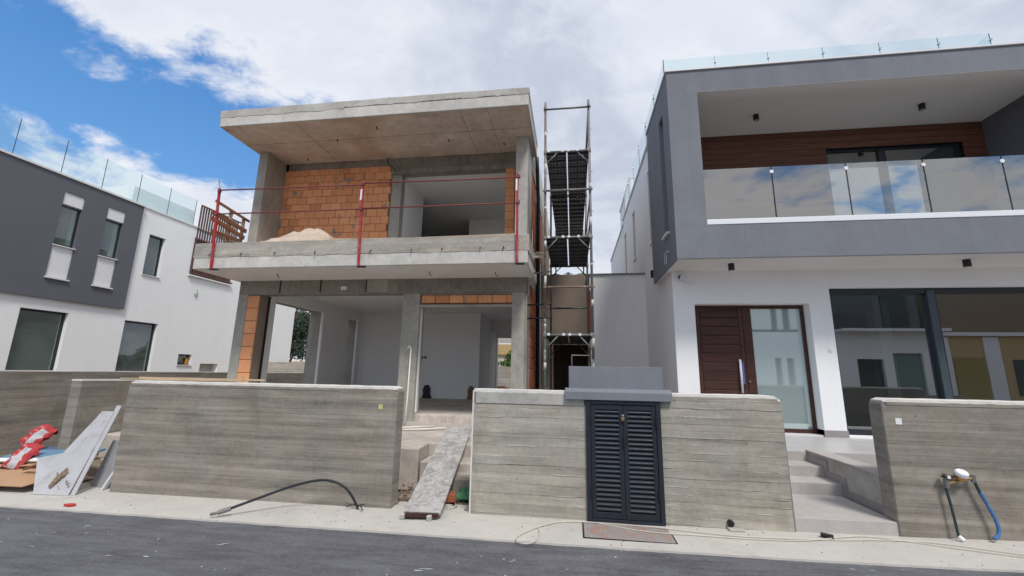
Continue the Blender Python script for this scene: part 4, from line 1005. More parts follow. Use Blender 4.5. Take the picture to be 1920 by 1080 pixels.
# rooms
B(2.3, XE, 9.35, 21.8, .3, .62).build('ground_floor', TILE, M); B(2.3, XE, 9.35, 21.8, 3.7, 3.95).build('first_floor_slab', WHI, M)
B(4.75, 4.85, 9.35, 14, .62, 3.7).build('partition', ROOMW, M); MB().wall('y', 4.85, XE, .62, 3.7, 15, 15.1, [(5.6, 7.2, .62, 2.9)]).build('room_back_wall', ROOMW, M)
B(2.3, XE, 13, 13.1, 3.95, 7.3).build('upper_room_wall', ROOMW, M)
B(7.9, 8.2, 12.2, 12.6, .62, 3.7).build('inner_pillar', WHI, M)
# ------------------------------------------------------------------ porch and steps
B(2.05, XE, 7.09, 9.3, .3, .58).build('porch_floor', TILE, None, kind='structure')
t = empty('entrance_steps', (2.9, 6.2, 0), 'grey tiled entrance steps between the two street walls, up to the porch', 'steps')
MB().prism([(2.33, .0-.05), (3.36, .02), (3.36, .182), (2.33, .168)], 'y', 5.31, 6.31).build('step', STEP, t, bevel=.004)
B(2.05, 3.40, 6.31, 6.69, .0, .318).build('step', STEP, t, bevel=.004); B(2.05, 3.40, 6.69, 7.09, .0, .452).build('step', STEP, t, bevel=.004)
B(2.05, 3.42, 7.085, 7.1, .452, .582).build('step', STEP, t, bevel=.002)
MB().prism([(5.5, -.1), (7.09, -.1), (7.09, .58), (5.5, .58)], 'x', 3.40, 3.62).build('cheek_wall', CS, t, bevel=.004)
B(3.385, 3.64, 5.5, 7.12, .58, .605).build('cheek_coping', MARB if 0 else STEP, t, bevel=.004)
MB().prism([(5.5, .16), (6.31, .16), (6.31, .30), (6.69, .30), (6.69, .44), (7.09, .44), (7.09, .54), (6.60, .54), (6.60, .41), (6.22, .41), (6.2, .27), (5.5, .27)], 'x', 3.385, 3.40).build('stepped_skirting', SKIRT, t)
B(3.62, XE, 5.6, 7.05, .0, .35).build('planting_bed', EARTH, t)

# ------------------------------------------------------------------ LEFT HOUSE
L = empty('grey_and_white_house', (-16, 14, -.13), 'finished white house at the left with a dark grey upper storey and narrow windows', 'house')
WH = [(10.05, 11.28, .55, 3.26), (13.02, 14.27, .55, 3.25), (13.3, 13.95, 5.03, 6.6), (15.36, 15.98, 1.71, 2.14), (16.45, 17.4, 1.25, 1.78), (15.2, 17.35, 5.46, 7.6), (10.38, 10.95, 5.30, 6.62), (11.67, 12.25, 5.30, 6.62)]
MB().wall('x', 7.9, 22.3, -.3, 7.52, -16.3, -16.0, WH).build('side_wall', WHITE, L)
MB().wall('y', -26, -16.3, -.3, 7.5, 7.9, 8.2, [(-24, -17, .5, 3.1), (-24, -17, 4.4, 6.8)]).build('front_wall', WHITE, L); B(-26, -16.3, 22, 22.3, -.3, 7.5).build('rear_wall', WHITE, L); B(-26.2, -26, 7.9, 22.3, -.3, 7.5).build('far_wall', WHITE, L)  # openings in the unseen front added to let daylight into the rooms
B(-26, -16.3, 8.2, 22, 7.0, 7.2).build('roof', CS, L); B(-26, -16.3, 8.2, 22, 3.5, 3.7).build('upper_floor', CS, L)
UW = [(10.38, 10.95, 4.27, 7.03), (11.67, 12.25, 4.27, 7.03)]
MB().wall('x', 6.8, 12.83, 3.62, 7.5, -16.0, -15.9, UW).build('grey_facade', GREYD, L)
MB().wall('y', -26, -15.9, 3.62, 7.5, 6.8, 7.0, [(-24, -17, 4.4, 7.0)]).build('front_box', GREYD, L)
B(-16.3, -15.86, 6.8, 12.86, 7.50, 7.56).build('coping', MARB, L); B(-16.3, -15.96, 12.86, 22.3, 7.52, 7.57).build('coping', MARB, L)
for (a, b, c, d_) in UW:
    MB().wall('x', a, b, 5.30, 6.62, -16.03, -15.99, [(a+.05, b-.05, 5.36, 6.56)]).build('window_frame', DKF, L)
    B(-16.02, -16.015, a+.05, b-.05, 5.36, 6.56).build('window_pane', GLL, L)
    B(-16.0, -15.93, a, b, 6.64, 7.03).build('white_panel', WHP, L, bevel=.004); B(-16.0, -15.93, a, b, 4.27, 5.27).build('white_panel', WHP, L, bevel=.004)
    B(-16.0, -15.86, a-.02, b+.02, 5.27, 5.30).build('window_sill', MARB, L); B(-16.0, -15.84, a-.03, b+.03, 4.23, 4.27).build('window_sill', MARB, L)
for (a, b, c, d_) in WH[:4]:
    f_ = MB().wall('x', a, b, c, d_, -16.18, -16.12, [(a+.06, b-.06, c+.06, d_-.06)]).build('window_frame', DKF, L)
    B(-16.155, -16.15, a+.06, b-.06, c+.06, d_-.06).build('window_pane', GLL, f_)
    B(-16.15, -15.95, a-.03, b+.03, c-.03, c).build('window_sill', MARB, L)
B(-16.12, -16.06, 15.8, 15.9, 1.73, 2.0).build('orange_packing', simple('orange_foam', (.6, .25, .04), .8), L)
B(-16.3, -16.25, 16.45, 17.4, 1.25, 1.78).build('niche_back', CS, L); B(-16.3, -16.15, 16.45, 17.4, 1.2, 1.27).build('niche_sill', CS, L)
MB().tube([(-15.98, 15.7, 4.9), (-15.97, 15.72, 4.72)], .008, 6).build('hanging_wire', GRNC, L); MB().tube([(-15.98, 15.6, 4.66), (-15.96, 15.75, 4.74), (-15.97, 15.72, 4.6), (-15.96, 15.62, 4.62)], .014, 6).build('wire_coil', GRNC, L)
J = [7.0, 7.9, 9.09, 10.29, 11.48, 12.7, 13.9, 15.1]
for a, b in zip(J, J[1:]):
    g_ = B(-16.12, -16.108, a+.01, b-.01, 7.56, 8.74).build('roof_glass_pane', GLT, L); B(-16.124, -16.104, b-.006, b+.003, 7.56, 8.76).build('pane_edge', DKF, g_)
B(-18.5, -16.35, 12.7, 15.3, 7.2, 8.33).build('stair_tower', WHITE, L, bevel=.01)
B(-17.6, -17.5, 12.7, 15.3, 8.33, 8.36).build('tower_coping', MARB, L)
# rooms behind the panes
B(-20, -16.3, 12.0, 12.1, -.1, 3.5).build('room_wall', ROOMW, L); B(-20.1, -20, 8.2, 20, -.1, 3.5).build('room_wall', ROOMW, L); B(-20.1, -20, 8.2, 22, 3.7, 7.0).build('room_wall', ROOMW, L)
# timber slat screen on the terrace end
t = empty('slat_screen', (-16.1, 16.2, 5.46), 'tall brown vertical-slat timber screen on the terrace of the left house', 'screen')
y = 15.25; k = 0
sm_ = chamfer_box('slat', .05, .055, 3.1, SLATW, .003)
while y < 17.35:
    inst('slat', sm_, (-15.97, y, 7.03), t); y += .127
B(-15.93, -15.89, 15.2, 17.4, 8.5, 8.56).build('rail', SLATW, t); B(-15.93, -15.89, 15.2, 17.4, 5.5, 5.56).build('rail', SLATW, t); B(-15.93, -15.89, 15.2, 17.4, 7.0, 7.06).build('rail', SLATW, t)
B(-16.2, -15.9, 15.15, 17.4, 5.40, 5.46).build('ledge', MARB, t)

# ------------------------------------------------------------------ leaning boards, rubbish
def slab_poly(name, pts, th, m, label, cat, group=None, edge=None):
    """flat board given by corner points in space, with a real thickness"""
    P_ = [Vector(p) for p in pts]; n = (P_[1]-P_[0]).cross(P_[-1]-P_[0]).normalized()
    if n.y > 0: n = -n
    mb = MB(); k = len(P_); i = 0
    mb.v = [tuple(p) for p in P_]+[tuple(p-n*th) for p in P_]
    mb.f = [tuple(range(k)), tuple(range(2*k-1, k-1, -1))]+[(j, (j+1) % k, k+(j+1) % k, k+j) for j in range(k)]
    return tag(mb.build(name, m, bevel=.002), label, cat, group)
def onpl(px, z, base_y=5.05, lean=.42): return (px, base_y+z*lean, z)
gb = gz(-6.7)+.012
B1 = slab_poly('cement_board', [(-7.05, 5.02, gb), (-6.56, 5.06, gb), (-6.70, 5.55, .98), (-6.90, 5.55, .98), (-7.06, 5.27, .43), (-7.42, 5.24, .36)], .014, BOARD, 'large pale cement board with a tall strip, mud-splashed, leaning by the street wall', 'board', 'cement boards leaning by the street wall')
slab_poly('cement_board', [(-6.54, 5.07, gb), (-6.48, 5.075, gb), (-6.65, 5.60, 1.06), (-6.73, 5.60, 1.06)], .014, BOARD, 'narrow pale cement strip standing just behind the mud-splashed board', 'board', 'cement boards leaning by the street wall')
slab_poly('cement_board', [(-6.80, 5.50, gb), (-6.40, 5.42, gb), (-6.27, 5.62, .56), (-6.75, 5.66, .56)], .014, simple('grey_cement_board', (.30, .305, .32), .8, var=.08, sc=4), 'darker grey square cement board leaning in the gap beside the street wall', 'board', 'cement boards leaning by the street wall')
slab_poly('cement_board', [(-6.44, 5.35, gb), (-6.40, 5.34, gb), (-6.20, 5.48, .54), (-6.23, 5.485, .54)], .014, BOARDE, 'thin white broken cement sliver leaning against the end of the street wall', 'board', 'cement boards leaning by the street wall')
mb = MB(); c0 = Vector((-6.84, 5.125, .165))
for (du, dz, r_) in ((0, 0, .045), (.02, .05, .035), (-.02, -.045, .04), (.05, .03, .03), (-.03, -.09, .03), (.03, .09, .02), (.07, .065, .018), (.17, -.04, .018), (.22, -.07, .02), (-.06, .04, .014), (.1, -.1, .012)):
    yy = 5.03+(c0.z+dz)*.535-.008; pts = [(c0.x+du+r_*math.cos(a)*random.uniform(.7, 1.2), yy, c0.z+dz+r_*math.sin(a)*random.uniform(.7, 1.2)) for a in [i*math.pi/5 for i in range(10)]]
    pts = [(p[0], 5.02+(p[2]-gb)*.535-.004-.006, p[2]) for p in pts]; cc_ = Vector((sum(p[0] for p in pts)/10, sum(p[1] for p in pts)/10-.02*r_*20, sum(p[2] for p in pts)/10))
    for j in range(10): mb.quad(pts[j], pts[(j+1) % 10], cc_)
mud = mb.build('mud_splash', MUD, B1)

def sack(loc, rot, label):
    mb = MB(); n = 12; L_, W_, T_ = .20, .135, .07; g = []; uv = []
    for side in (1, -1):
        base = len(mb.v)
        for i in range(n+1):
            for j in range(n+1):
                u, v_ = i/n, j/n; e = (max(0, 4*u*(1-u)*4*v_*(1-v_)))**.38
                wob = .055*noise.noise(Vector((u*5+loc[0]*7, v_*5, side)))
                mb.v.append(((u-.5)*W_*2*(1-.12*abs(v_-.5)) + wob*.6, side*(e*T_*(.8+.6*noise.noise(Vector((u*3, v_*4, side*3+loc[0])))))+wob, (v_-.5)*L_*2*(1-.1*abs(u-.5)))); uv.append((u, v_))
        for i in range(n):
            for j in range(n): a = base+i*(n+1)+j; mb.f.append((a, a+1, a+n+2, a+n+1))
    o = mb.build('paper_sack', SACK, None, smooth=True, org=(0, 0, 0))
    ul = o.data.uv_layers.new(name='UVMap')
    for lp in o.data.loops: ul.data[lp.index].uv = uv[lp.vertex_index]
    o.location = loc; o.rotation_euler = rot
    return tag(o, label, 'sack', 'paper cement sacks')
sack((-8.85, 6.2, .46), (R(-38), R(24), R(12)), 'upper red and white paper sack slumped against the long lot wall')
sack((-8.12, 5.55, .30), (R(-40), R(8), R(8)), 'lower red and white paper sack standing on the cardboard')
crumpled('cloth_bundle', -8.55, -8.15, 6.45, 6.8, .22, .20, PINK, 'crumpled pink cloth on top of the rubbish heap', 'cloth', 4)
crumpled('cloth_bundle', -8.95, -8.25, 6.2, 6.55, .16, .15, BLUC, 'crumpled blue cloth beside the pink one on the rubbish heap', 'cloth', 8)
crumpled('soil_heap', -9.9, -7.3, 5.7, 7.6, -.06, .26, EARTH, 'low heap of earth and rubble under the sacks', 'soil', 11, 26)
slab_poly('cardboard_sheet', [(-8.9, 4.98, .03), (-7.25, 5.02, .05), (-7.05, 5.5, .16), (-8.9, 5.5, .14)], .012, CARD, 'large brown cardboard sheet lying at the front of the rubbish', 'cardboard', 'cardboard sheets')
slab_poly('cardboard_sheet', [(-9.0, 5.35, .13), (-7.4, 5.5, .22), (-7.3, 5.62, .23), (-9.0, 5.6, .16)], .010, CARD, 'narrow brown cardboard strip lying on the larger cardboard sheet', 'cardboard', 'cardboard sheets')
slab_poly('curled_offcut', [(-8.6, 4.9, .05), (-7.75, 4.93, .06), (-7.9, 5.05, .11), (-8.6, 5.05, .10)], .02, simple('grey_offcut', (.26, .22, .20), .8, var=.3), 'grey curled offcut on the front edge of the cardboard', 'offcut')
slab_poly('blue_board', [(-8.6, 5.55, .24), (-7.2, 5.7, .33), (-7.2, 5.95, .38), (-8.6, 5.9, .30)], .03, BLB, 'blue-faced insulation board on the rubbish heap', 'board')
slab_poly('white_strip', [(-8.6, 5.48, .22), (-7.15, 5.62, .27), (-7.12, 5.67, .30), (-8.6, 5.55, .25)], .02, WHP, 'long white plastic strip below the blue board', 'strip')
crumpled('plaster_lump', -8.35, -8.15, 6.6, 6.8, .36, .16, simple('plaster_lump', (.42, .33, .26), .9, var=.3), 'pale lump of plaster on top of the pink cloth', 'rubble', 15, 8)
for x, y, a, l_, wd_, m_, lb in ((-7.55, 5.85, .3, .42, .05, PLY, 'pale batten offcut slanting behind the blue board'), (-8.35, 6.0, -.4, .30, .06, TIMB, 'short dark brown timber offcut between the two sacks'),
    (-7.45, 6.3, .1, .5, .04, CS, 'thin grey strip at the right end of the rubbish heap'), (-8.9, 5.75, .5, .35, .09, CARD, 'torn cardboard flap at the left edge of the rubbish heap'),
    (-8.0, 6.7, 0., .45, .03, PLY, 'thin pale stick at the back of the rubbish heap below the lot wall'), (-7.75, 5.35, -.2, .3, .05, TIMB, 'small brown timber scrap on the cardboard near the leaning board'),
    (-9.1, 6.4, .2, .4, .07, CS, 'grey board scrap behind the upper sack'), (-8.6, 5.3, .15, .26, .04, WHP, 'small white plastic sliver on the cardboard sheet')):
    tag(MB().obox((x, y, .17), (x+l_*math.cos(a), y+l_*math.sin(a), .26), wd_, .02).build('board_scrap', m_), lb, 'scrap', 'scraps in the rubbish heap')
tag(MB().prism([(-6.10, 4.68), (-6.0, 4.67), (-5.97, 4.72), (-6.02, 4.74), (-6.09, 4.72)], 'z', gz(-6)+.01, gz(-6)+.035).build('plastic_scrap', REDP, bevel=.004), 'bright red plastic scrap on the pavement edge', 'scrap')

# ------------------------------------------------------------------ hose, cable, cover, pipe stub
def smooth_pts(pts, n=8):
    out_ = []; P_ = [Vector(p) for p in pts]
    for i in range(len(P_)-1):
        p0, p1, p2, p3 = P_[max(i-1, 0)], P_[i], P_[i+1], P_[min(i+2, len(P_)-1)]
        for k in range(n):
            t_ = k/n; out_.append(.5*((2*p1)+(-p0+p2)*t_+(2*p0-5*p1+4*p2-p3)*t_**2+(-p0+3*p1-3*p2+p3)*t_**3))
    out_.append(P_[-1]); return out_
t = empty('rubber_hose', (-2.6, 5.2, 0), 'black hose arching up from the pavement with a metal coupling at its end', 'hose')
MB().tube(smooth_pts([(-3.92,4.72,.055),(-3.69,4.85,.14),(-3.40,5.0,.245),(-3.12,5.08,.315),(-2.93,5.12,.315),(-2.77,5.15,.25),(-2.67,5.18,.14),(-2.59,5.20,.0)]), .0145, 10).build('hose_body', HOSE, t, smooth=True)
MB().tube([(-3.90, 4.73, .06), (-4.0, 4.66, .03)], .026, 12).build('coupling', STEEL, t); MB().tube([(-4.0, 4.66, .03), (-4.06, 4.62, .02)], .016, 10).build('nozzle', STEEL, t)
for (a, b) in (((-2.59, 5.2, .03), (-2.5, 5.17, .06)), ((-2.6, 5.2, .03), (-2.48, 5.10, .015)), ((-2.6, 5.2, .03), (-2.72, 5.16, .02))): MB().tube(smooth_pts([a, ((a[0]+b[0])/2, (a[1]+b[1])/2, .05), b]), .006, 6).build('tie_end', BLK, t)
cab = [(4.10,4.91,.07),(3.52,5.13,.06),(3.05,5.14,.05),(2.57,5.08,.05),(1.76,5.05,.04),(1.25,5.11,.03),(.71,5.20,.03),(.14,5.22,.03),(-.10,5.21,.03),(-.36,5.0,.025),(-.56,4.70,.02),(-.57,4.55,.018),(-.48,4.49,.015),(-.39,4.57,.018),(-.36,4.77,.02),(-.38,4.97,.03),(-.28,5.09,.03),(-.10,5.18,.035),(.25,5.21,.035),(.58,5.08,.03),(.90,5.01,.03),(1.22,5.01,.03),(1.73,4.99,.035),(2.24,5.02,.04),(2.60,5.13,.05),(2.96,5.23,.055),(3.29,5.14,.06),(3.65,5.0,.065),(4.05,4.86,.075)]
cab = [(6.0, 4.1, .12), (5.0, 4.58, .09)]+[(a, b, gz(a)+.019) for a, b, c in cab]+[(5.0, 4.6, .1), (6.0, 4.15, .13)]
tag(MB().tube(smooth_pts(cab, 6), .0052, 8).build('electric_cable', CABM, smooth=True), 'cream cable looped double along the foot of the walls on the pavement', 'cable')
t = empty('ground_cover', (.55, 5.0, .01), 'rusty rectangular access cover in the pavement below the cabinet', 'cover')
zc = .014
B(.10, 1.0, 4.78, 5.19, -.02, zc).build('cover_plate', COVER, t, bevel=.003)
mb = MB()
for (a, b, c, d_) in ((.085, .10, 4.765, 5.2), (1.0, 1.015, 4.765, 5.2), (.1, 1.0, 4.765, 4.78)): mb.box(a, b, c, d_, -.02, .0125)
mb.build('cover_rim', BLK, t)
mb = MB()
for i in range(22):
    for j in range(9):
        x, y = .14+i*.039, 4.81+j*.042; mb.box(x-.006, x+.006, y-.005, y+.005, zc, zc+.004)
q = mb.build('tread_studs', COVER, t, kind='stuff')
t = empty('pipe_stub', (1.68, 5.3, .08), 'black drain pipe stub poking out of the foot of the pale wall', 'pipe')
MB().tube([(1.68, 5.32, .085), (1.68, 5.26, .08)], .034, 14).build('pipe_end', BLK, t); crs = B(1.64, 1.80, 5.2, 5.28, .02, .045).build('mortar_crumb', CS, t, bevel=.01)
tag(MB().tube([(2.52, 5.18, .06), (2.62, 5.14, .055)], .022, 10).build('rubber_stub', BLK), 'short black rubber stub lying on the pavement before the steps', 'pipe')
for i in range(60):
    pass
def pebbles(name, n, y0, y1, m, smin, smax, label, seed, dz):
    rnd = random.Random(seed); mb = MB()
    for _ in range(n):
        x, y = rnd.uniform(-8, 6), rnd.uniform(y0, y1); s_ = smin+(smax-smin)*rnd.random()**3; z = gz(x)+dz
        q = [Vector((x+s_*math.cos(a)*rnd.uniform(.6, 1.2), y+s_*math.sin(a)*rnd.uniform(.6, 1.2), z)) for a in (0, 1.25, 2.5, 3.8, 5)]; tp = Vector((x+s_*.2, y, z+s_*.5))
        for j in range(5): mb.quad(q[j], q[(j+1) % 5], tp)
    o = mb.build(name, m, kind='stuff'); o['label'] = label
pebbles('plaster_crumbs', 420, 2.2, 4.56, simple('crumb_white', (.5, .5, .5), .9, var=.3), .002, .011, 'pale crumbs of plaster scattered on the asphalt', 5, -.012)
pebbles('dark_grit', 420, 4.62, 5.28, simple('crumb_dark', (.14, .11, .09), .9, var=.4), .003, .013, 'dark grit scattered on the pavement', 6, .008)
# white paint scuffs on the asphalt
rnd = random.Random(12); mb = MB()
for k in range(13):
    x, y = rnd.choice([rnd.uniform(-7, 5), rnd.uniform(2.4, 4.4), rnd.uniform(-5.2, -3.4)]), rnd.uniform(3.5, 4.45); L2, a = rnd.uniform(.02, .09), rnd.uniform(-.3, .5)
    for q in range(rnd.randint(1, 3)):
        x2, y2 = x+rnd.uniform(-.1, .1), y+rnd.uniform(-.04, .04); wd_ = rnd.uniform(.005, .014); c_, s_ = math.cos(a), math.sin(a); zr = lambda X: gz(X)-.008
        P6 = [(-1, 0), (-.5, -1), (.4, -.7), (1, .1), (.3, .9), (-.6, .8)]
        mb.quad(*[(x2+u*L2/2*c_-v_*wd_*s_, y2+u*L2/2*s_+v_*wd_*c_, zr(x2+u*L2/2)+.001) for u, v_ in P6])
o = mb.build('paint_scuffs', simple('dried_paint', (.42, .43, .44), .8, var=.2, sc=40), kind='stuff'); o['label'] = 'white scuffs of dried paint on the asphalt'

# ------------------------------------------------------------------ water meter with two pipes
t = empty('water_meter', (3.93, 5.27, .68), 'round white water meter on copper fittings with two pipes running down the wall', 'meter')
MB().tube([(3.935, 5.22, .695), (3.935, 5.205, .725), (3.935, 5.20, .735)], [.053, .053, .043], 24).build('meter_head', WHP, t)
MB().tube([(3.935, 5.235, .65), (3.935, 5.222, .695)], [.045, .055], 20).build('meter_body', BRASS, t)
MB().tube([(3.83, 5.235, .66), (4.05, 5.235, .665)], .014, 10).build('meter_pipe', BRASS, t)
MB().tube([(3.80, 5.235, .60), (3.90, 5.235, .63), (4.0, 5.235, .65)], .012, 10).build('meter_pipe', BRASS, t)
MB().tube([(4.05, 5.235, .70), (4.05, 5.235, .63)], .022, 12).build('valve', CHROME, t); MB().tube([(3.80, 5.235, .70), (3.80, 5.235, .56)], .022, 12).build('valve', STEEL, t)
B(3.76, 3.86, 5.21, 5.24, .665, .68).build('valve_handle', BLK, t); MB().tube([(3.81, 5.21, .672), (3.81, 5.20, .672)], .016, 10).build('valve_cap', WHP, t)
MB().tube(smooth_pts([(3.79, 5.24, .56), (3.81, 5.235, .35), (3.825, 5.23, .09)]), .0125, 10).build('green_pipe', GRNP, t, smooth=True)
MB().tube([(3.825, 5.23, .11), (3.845, 5.2, .08)], .02, 10).build('pipe_plug', WHP, t)
MB().tube(smooth_pts([(4.06, 5.24, .64), (4.09, 5.235, .52)]), .014, 10).build('black_pipe', GRNP, t, smooth=True)
MB().tube(smooth_pts([(4.09, 5.235, .535), (4.14, 5.23, .40), (4.18, 5.225, .26), (4.175, 5.22, .16), (4.12, 5.215, .11)]), .0175, 10).build('blue_sleeve', BLUEF, t, smooth=True)

# ------------------------------------------------------------------ vegetation and things beyond
def tree(name, x, y, z0, hgt, rad, m, label, seed, n=5200, leaf=.16, group='trees beyond the gardens', squash=.8):
    rnd = random.Random(seed); t = empty(name, (x, y, z0), label, 'tree', group)
    tr = MB(); top = z0+hgt*.55
    tr.tube([(x, y, z0-.3), (x+.1, y, z0+hgt*.25), (x-.1, y+.1, top)], [hgt*.045, hgt*.032, hgt*.014], 8)
    cl = []
    for k in range(13):
        a = rnd.uniform(0, 6.28); rr_ = rad*rnd.uniform(.25, .8); zc_ = z0+hgt*rnd.uniform(.42, .86)
        c = Vector((x+rr_*math.cos(a), y+rr_*math.sin(a), zc_)); cl.append((c, rad*rnd.uniform(.3, .52)))
        tr.tube([(x, y, z0+hgt*rnd.uniform(.2, .45)), ((x+c.x)/2, (y+c.y)/2, (zc_+z0+hgt*.35)/2), tuple(c)], [hgt*.018, hgt*.011, hgt*.004], 5)
    tr.build('trunk', BARK, t, smooth=True)
    mb = MB()
    for _ in range(n):
        c, r_ = rnd.choice(cl); d = Vector((rnd.gauss(0, 1), rnd.gauss(0, 1), rnd.gauss(0, 1)*squash)).normalized()*r_*rnd.uniform(.55, 1.08)
        p = c+d; a = Vector((rnd.gauss(0, 1), rnd.gauss(0, 1), rnd.gauss(0, 1))).normalized(); b = a.cross(Vector((rnd.gauss(0, 1), rnd.gauss(0, 1), rnd.gauss(0, 1)))).normalized()
        s_ = leaf*rnd.uniform(.5, 1.1); mb.quad(p-a*s_, p+b*s_*.5, p+a*s_, p-b*s_*.5)
    mb.build('crown', m, t); return t
tree('pine_tree', -22.5, 31, 0, 6.6, 2.6, LF2, 'low blue-green tree filling the lower part of the left opening', 3, 7000, .13)
tree('broadleaf_tree', -20.3, 36, 1, 8.2, 2.5, LF1, 'dark tree at the right side of the left opening', 5, 6000, .16)
tree('broadleaf_tree', -26.5, 36, 1, 8.6, 2.4, LF3, 'fresh green tree at the upper left of the left opening', 6, 5000, .15)
tree('broadleaf_tree', -17, 33, 0, 6.0, 2.4, LF1, 'dark tree behind the narrow second opening', 9, 4500, .15)
t = empty('bush', (-3.2, 25.5, 1.4), 'round green bush above the hedge seen through the back doorway', 'bush')
mb = MB(); rnd = random.Random(4)
for _ in range(2500):
    d = Vector((rnd.gauss(0, 1), rnd.gauss(0, 1), rnd.gauss(0, 1))).normalized()*.75*rnd.uniform(.6, 1.05); p = Vector((-3.35, 25.5, 2.25))+d
    a = Vector((rnd.gauss(0, 1), rnd.gauss(0, 1), rnd.gauss(0, 1))).normalized(); b = a.cross(Vector((0, 0, 1))).normalized(); mb.quad(p-a*.07, p+b*.035, p+a*.07, p-b*.035)
mb.build('foliage', LF3, t)
mb = MB()
for _ in range(5000):
    p = Vector((rnd.uniform(-6.5, .5), rnd.uniform(23.8, 24.4), rnd.uniform(1.6, 2.28))); a = Vector((rnd.gauss(0, 1), rnd.gauss(0, 1), rnd.gauss(0, 1))).normalized(); b = a.cross(Vector((0, 0, 1))).normalized(); mb.quad(p-a*.06, p+b*.03, p+a*.06, p-b*.03)
tag(mb.build('hedge', LF3), 'low clipped green hedge above the rear concrete wall', 'hedge')
t = empty('garden_house', (-4, 31, 0), 'cream neighbouring house with tan balcony seen through the back doorway', 'house')
B(-9, 3, 31, 38, 0, 3.0).build('wall', simple('cream_wall', (.72, .66, .55), .9), t); B(-9, 3, 31.6, 38, 3.0, 6).build('upper_wall', CS, t); B(-9, 3, 30.8, 31, 2.9, 3.65).build('balcony', OCH, t); B(-9, 3, 30.8, 31, 3.65, 3.75).build('balcony_cap', WHP, t)
crumpled('soil_pile', -4.6, -1.4, 20.6, 22.8, .2, .75, SOIL, 'reddish soil pile behind the house seen through the back doorway', 'soil', 21, 20)
# hillside house and slope
mb = MB(); g = []
for i in range(31):
    row = []
    for j in range(16): 
        x, y = -120+i*6, 45+j*7; row.append((x, y, -1+max(0, (y-45)*.09)+1.5*noise.noise(Vector((x*.03, y*.03, 0)))))
    g.append(row)
for i in range(30):
    for j in range(15): mb.quad(g[i][j], g[i+1][j], g[i+1][j+1], g[i][j+1])
mb.weld = True; mb.build('hillside', leafmat('hillside_scrub', (.04, .07, .03), (.12, .12, .06)), smooth=True, kind='structure')
t = empty('villa', (-46, 68, 2), 'distant white villa with a red tiled roof on the hillside', 'villa')
B(-50, -44, 66, 72, -1, 9.6).build('wall', WHP, t)
MB().prism([(-50.5, 9.6), (-43.5, 9.6), (-47, 11.2)], 'y', 65.5, 72.5).build('roof', simple('roof_tiles', (.40, .13, .07), .9), t)
for x in (-49, -46): 
    for z in (3.5, 7.2): B(x, x+1.2, 65.95, 66, z, z+1.4).build('window', DKF, t)
B(-52, -42, 65.5, 66, -1, 2.8).build('garden_wall', simple('tan_wall', (.55, .38, .26), .9), t)
# palm behind the link building
t = empty('palm_tree', (-.1, 21, 0), 'feathery palm crown showing under the middle scaffold deck', 'palm')
MB().tube([(-.1, 21, -.3), (-.05, 21, 5.9)], [.2, .15], 10).build('trunk', BARK, t, smooth=True)
for k in range(18):
    a = k*6.283/18+.1; el = .9 if k % 2 else .35; mb = MB(); pr = None
    for i in range(15):
        s_ = i/14*2.1; r_ = s_*math.cos(el*.8); z = 6.0+s_*math.sin(el)-.42*s_**2*.8
        p = Vector((-.1+r_*math.cos(a), 21+r_*math.sin(a), z)); 
        if pr is not None:
            d = (p-pr).normalized(); sd_ = d.cross(Vector((0, 0, 1))).normalized()
            for sg in (1, -1):
                for o in (0, .5):
                    q_ = pr+(p-pr)*o; mb.quad(q_, q_+d*.05, q_+sd_*sg*.42*(1-i/18)+d*.22-Vector((0, 0, .10)))
            mb.quad(pr-sd_*.015, p-sd_*.012, p+sd_*.012, pr+sd_*.015)
        pr = p
    mb.build('frond', LF2 if k % 3 else LF3, t)

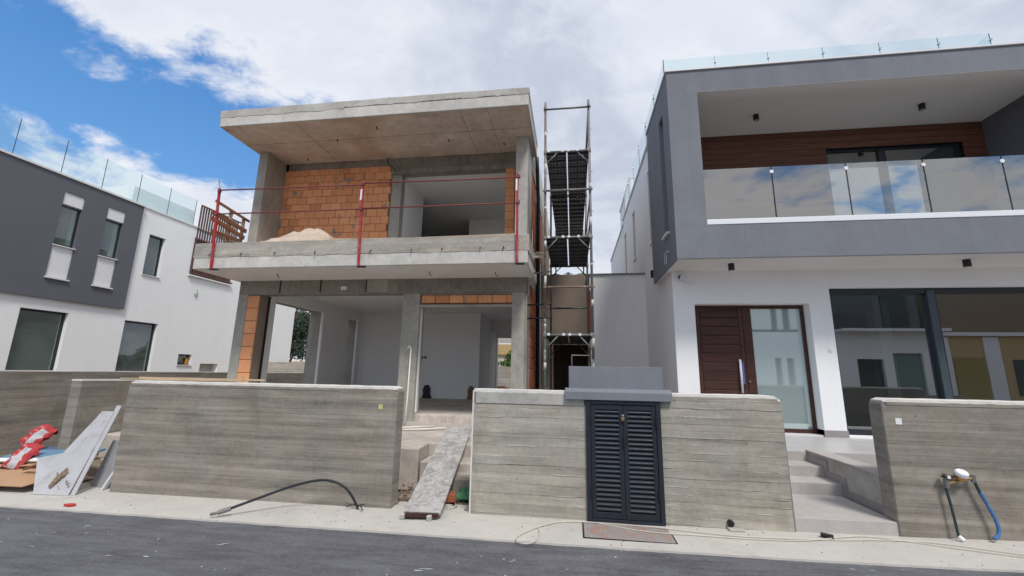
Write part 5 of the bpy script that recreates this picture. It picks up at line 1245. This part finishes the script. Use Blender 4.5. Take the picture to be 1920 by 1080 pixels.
# ------------------------------------------------------------------ the other side of the street (mirrored in the panes)
O = empty('opposite_house', (16, -9, 0), 'white house across the street, seen only mirrored in the window glass', 'house')
MB().wall('y', 9.5, 20.6, -.5, 4.3, -9.3, -9, [(16.2, 17.6, -.5, 2.75), (18.1, 19.6, -.5, 3.1), (11.9, 12.25, 1.2, 2.76), (12.55, 12.95, 1.2, 2.76)]).build('wall', WHITE, O)
B(16.2, 17.6, -9.25, -9.2, -.5, 2.75).build('door', BLK, O); B(18.1, 19.6, -9.2, -9.15, -.5, 3.1).build('garage_door', simple('green_garage_door', (.16, .22, .19), .5), O)
B(15.25, 20.6, -9.3, -8.2, 4.3, 4.45).build('balcony_slab', WHP, O); B(9.5, 15.1, -15, -9.35, 4.3, 7.4).build('upper_wall', GREY, O); B(18.2, 20.6, -15, -10.2, 4.46, 7.4).build('upper_wall', GREYD, O); B(18.6, 20, -10.2, -10.1, 4.6, 6.8).build('window', DKF, O)
MB().wall('y', 9.5, 15.2, 4.46, 7.6, -9.3, -9, [(11.9, 12.25, 4.46, 7.1), (12.55, 12.95, 4.46, 7.1)]).build('side_wing', WHITE, O)
for a, b in ((11.9, 12.25), (12.55, 12.95)): B(a, b, -9.3, -9.2, 1.2, 2.76).build('slot_window', GREYD, O); B(a, b, -9.3, -9.2, 4.46, 7.1).build('slot_window', GREYD, O)
O = empty('ochre_house', (25, -9.5, 0), 'ochre house across the street, seen only mirrored in the window glass', 'house')
B(20.6, 31, -15, -9.1, -.5, 4.2).build('wall', OCH, O); B(20.7, 31, -9.1, -8.9, 4.1, 4.3).build('ledge', WHP, O); B(21.5, 31, -15, -10, 4.3, 7.6).build('upper_wall', simple('earth_brown_wall', (.24, .17, .12), .9), O)
B(21.1, 22.6, -9.1, -9.05, -.5, 2.9).build('door', simple('mustard_door', (.30, .22, .06), .7), O); B(24, 26.5, -9.1, -9.05, .9, 2.8).build('window', DKF, O)
O = empty('opposite_boundary_wall', (5, -3, 0), 'low concrete wall across the street, seen only mirrored in the window glass', 'wall')
B(-8, 16.5, -3.2, -3, -.4, 1.0).build('wall_body', CB, O)
B(26.8, 27.2, -9.06, -9.0, -.5, 4.1).build('downpipe', WHP, O) if 0 else None
for x, wd_ in ((20.75, .25), (22.7, .75)): B(x, x+wd_, -9.12, -9.04, -.5, 4.05).build('white_pilaster', WHP, [o for o in bpy.data.objects if o.name == 'ochre_house'][0])
tree('broadleaf_tree', 16.5, -17, -.5, 7.4, 2.6, LF1, 'tree across the street, seen only mirrored in the window glass', 31, 2600, .18)
tree('broadleaf_tree', 19.5, -20, -.5, 8.4, 2.8, LF2, 'larger tree across the street, seen only mirrored in the window glass', 32, 2600, .18)
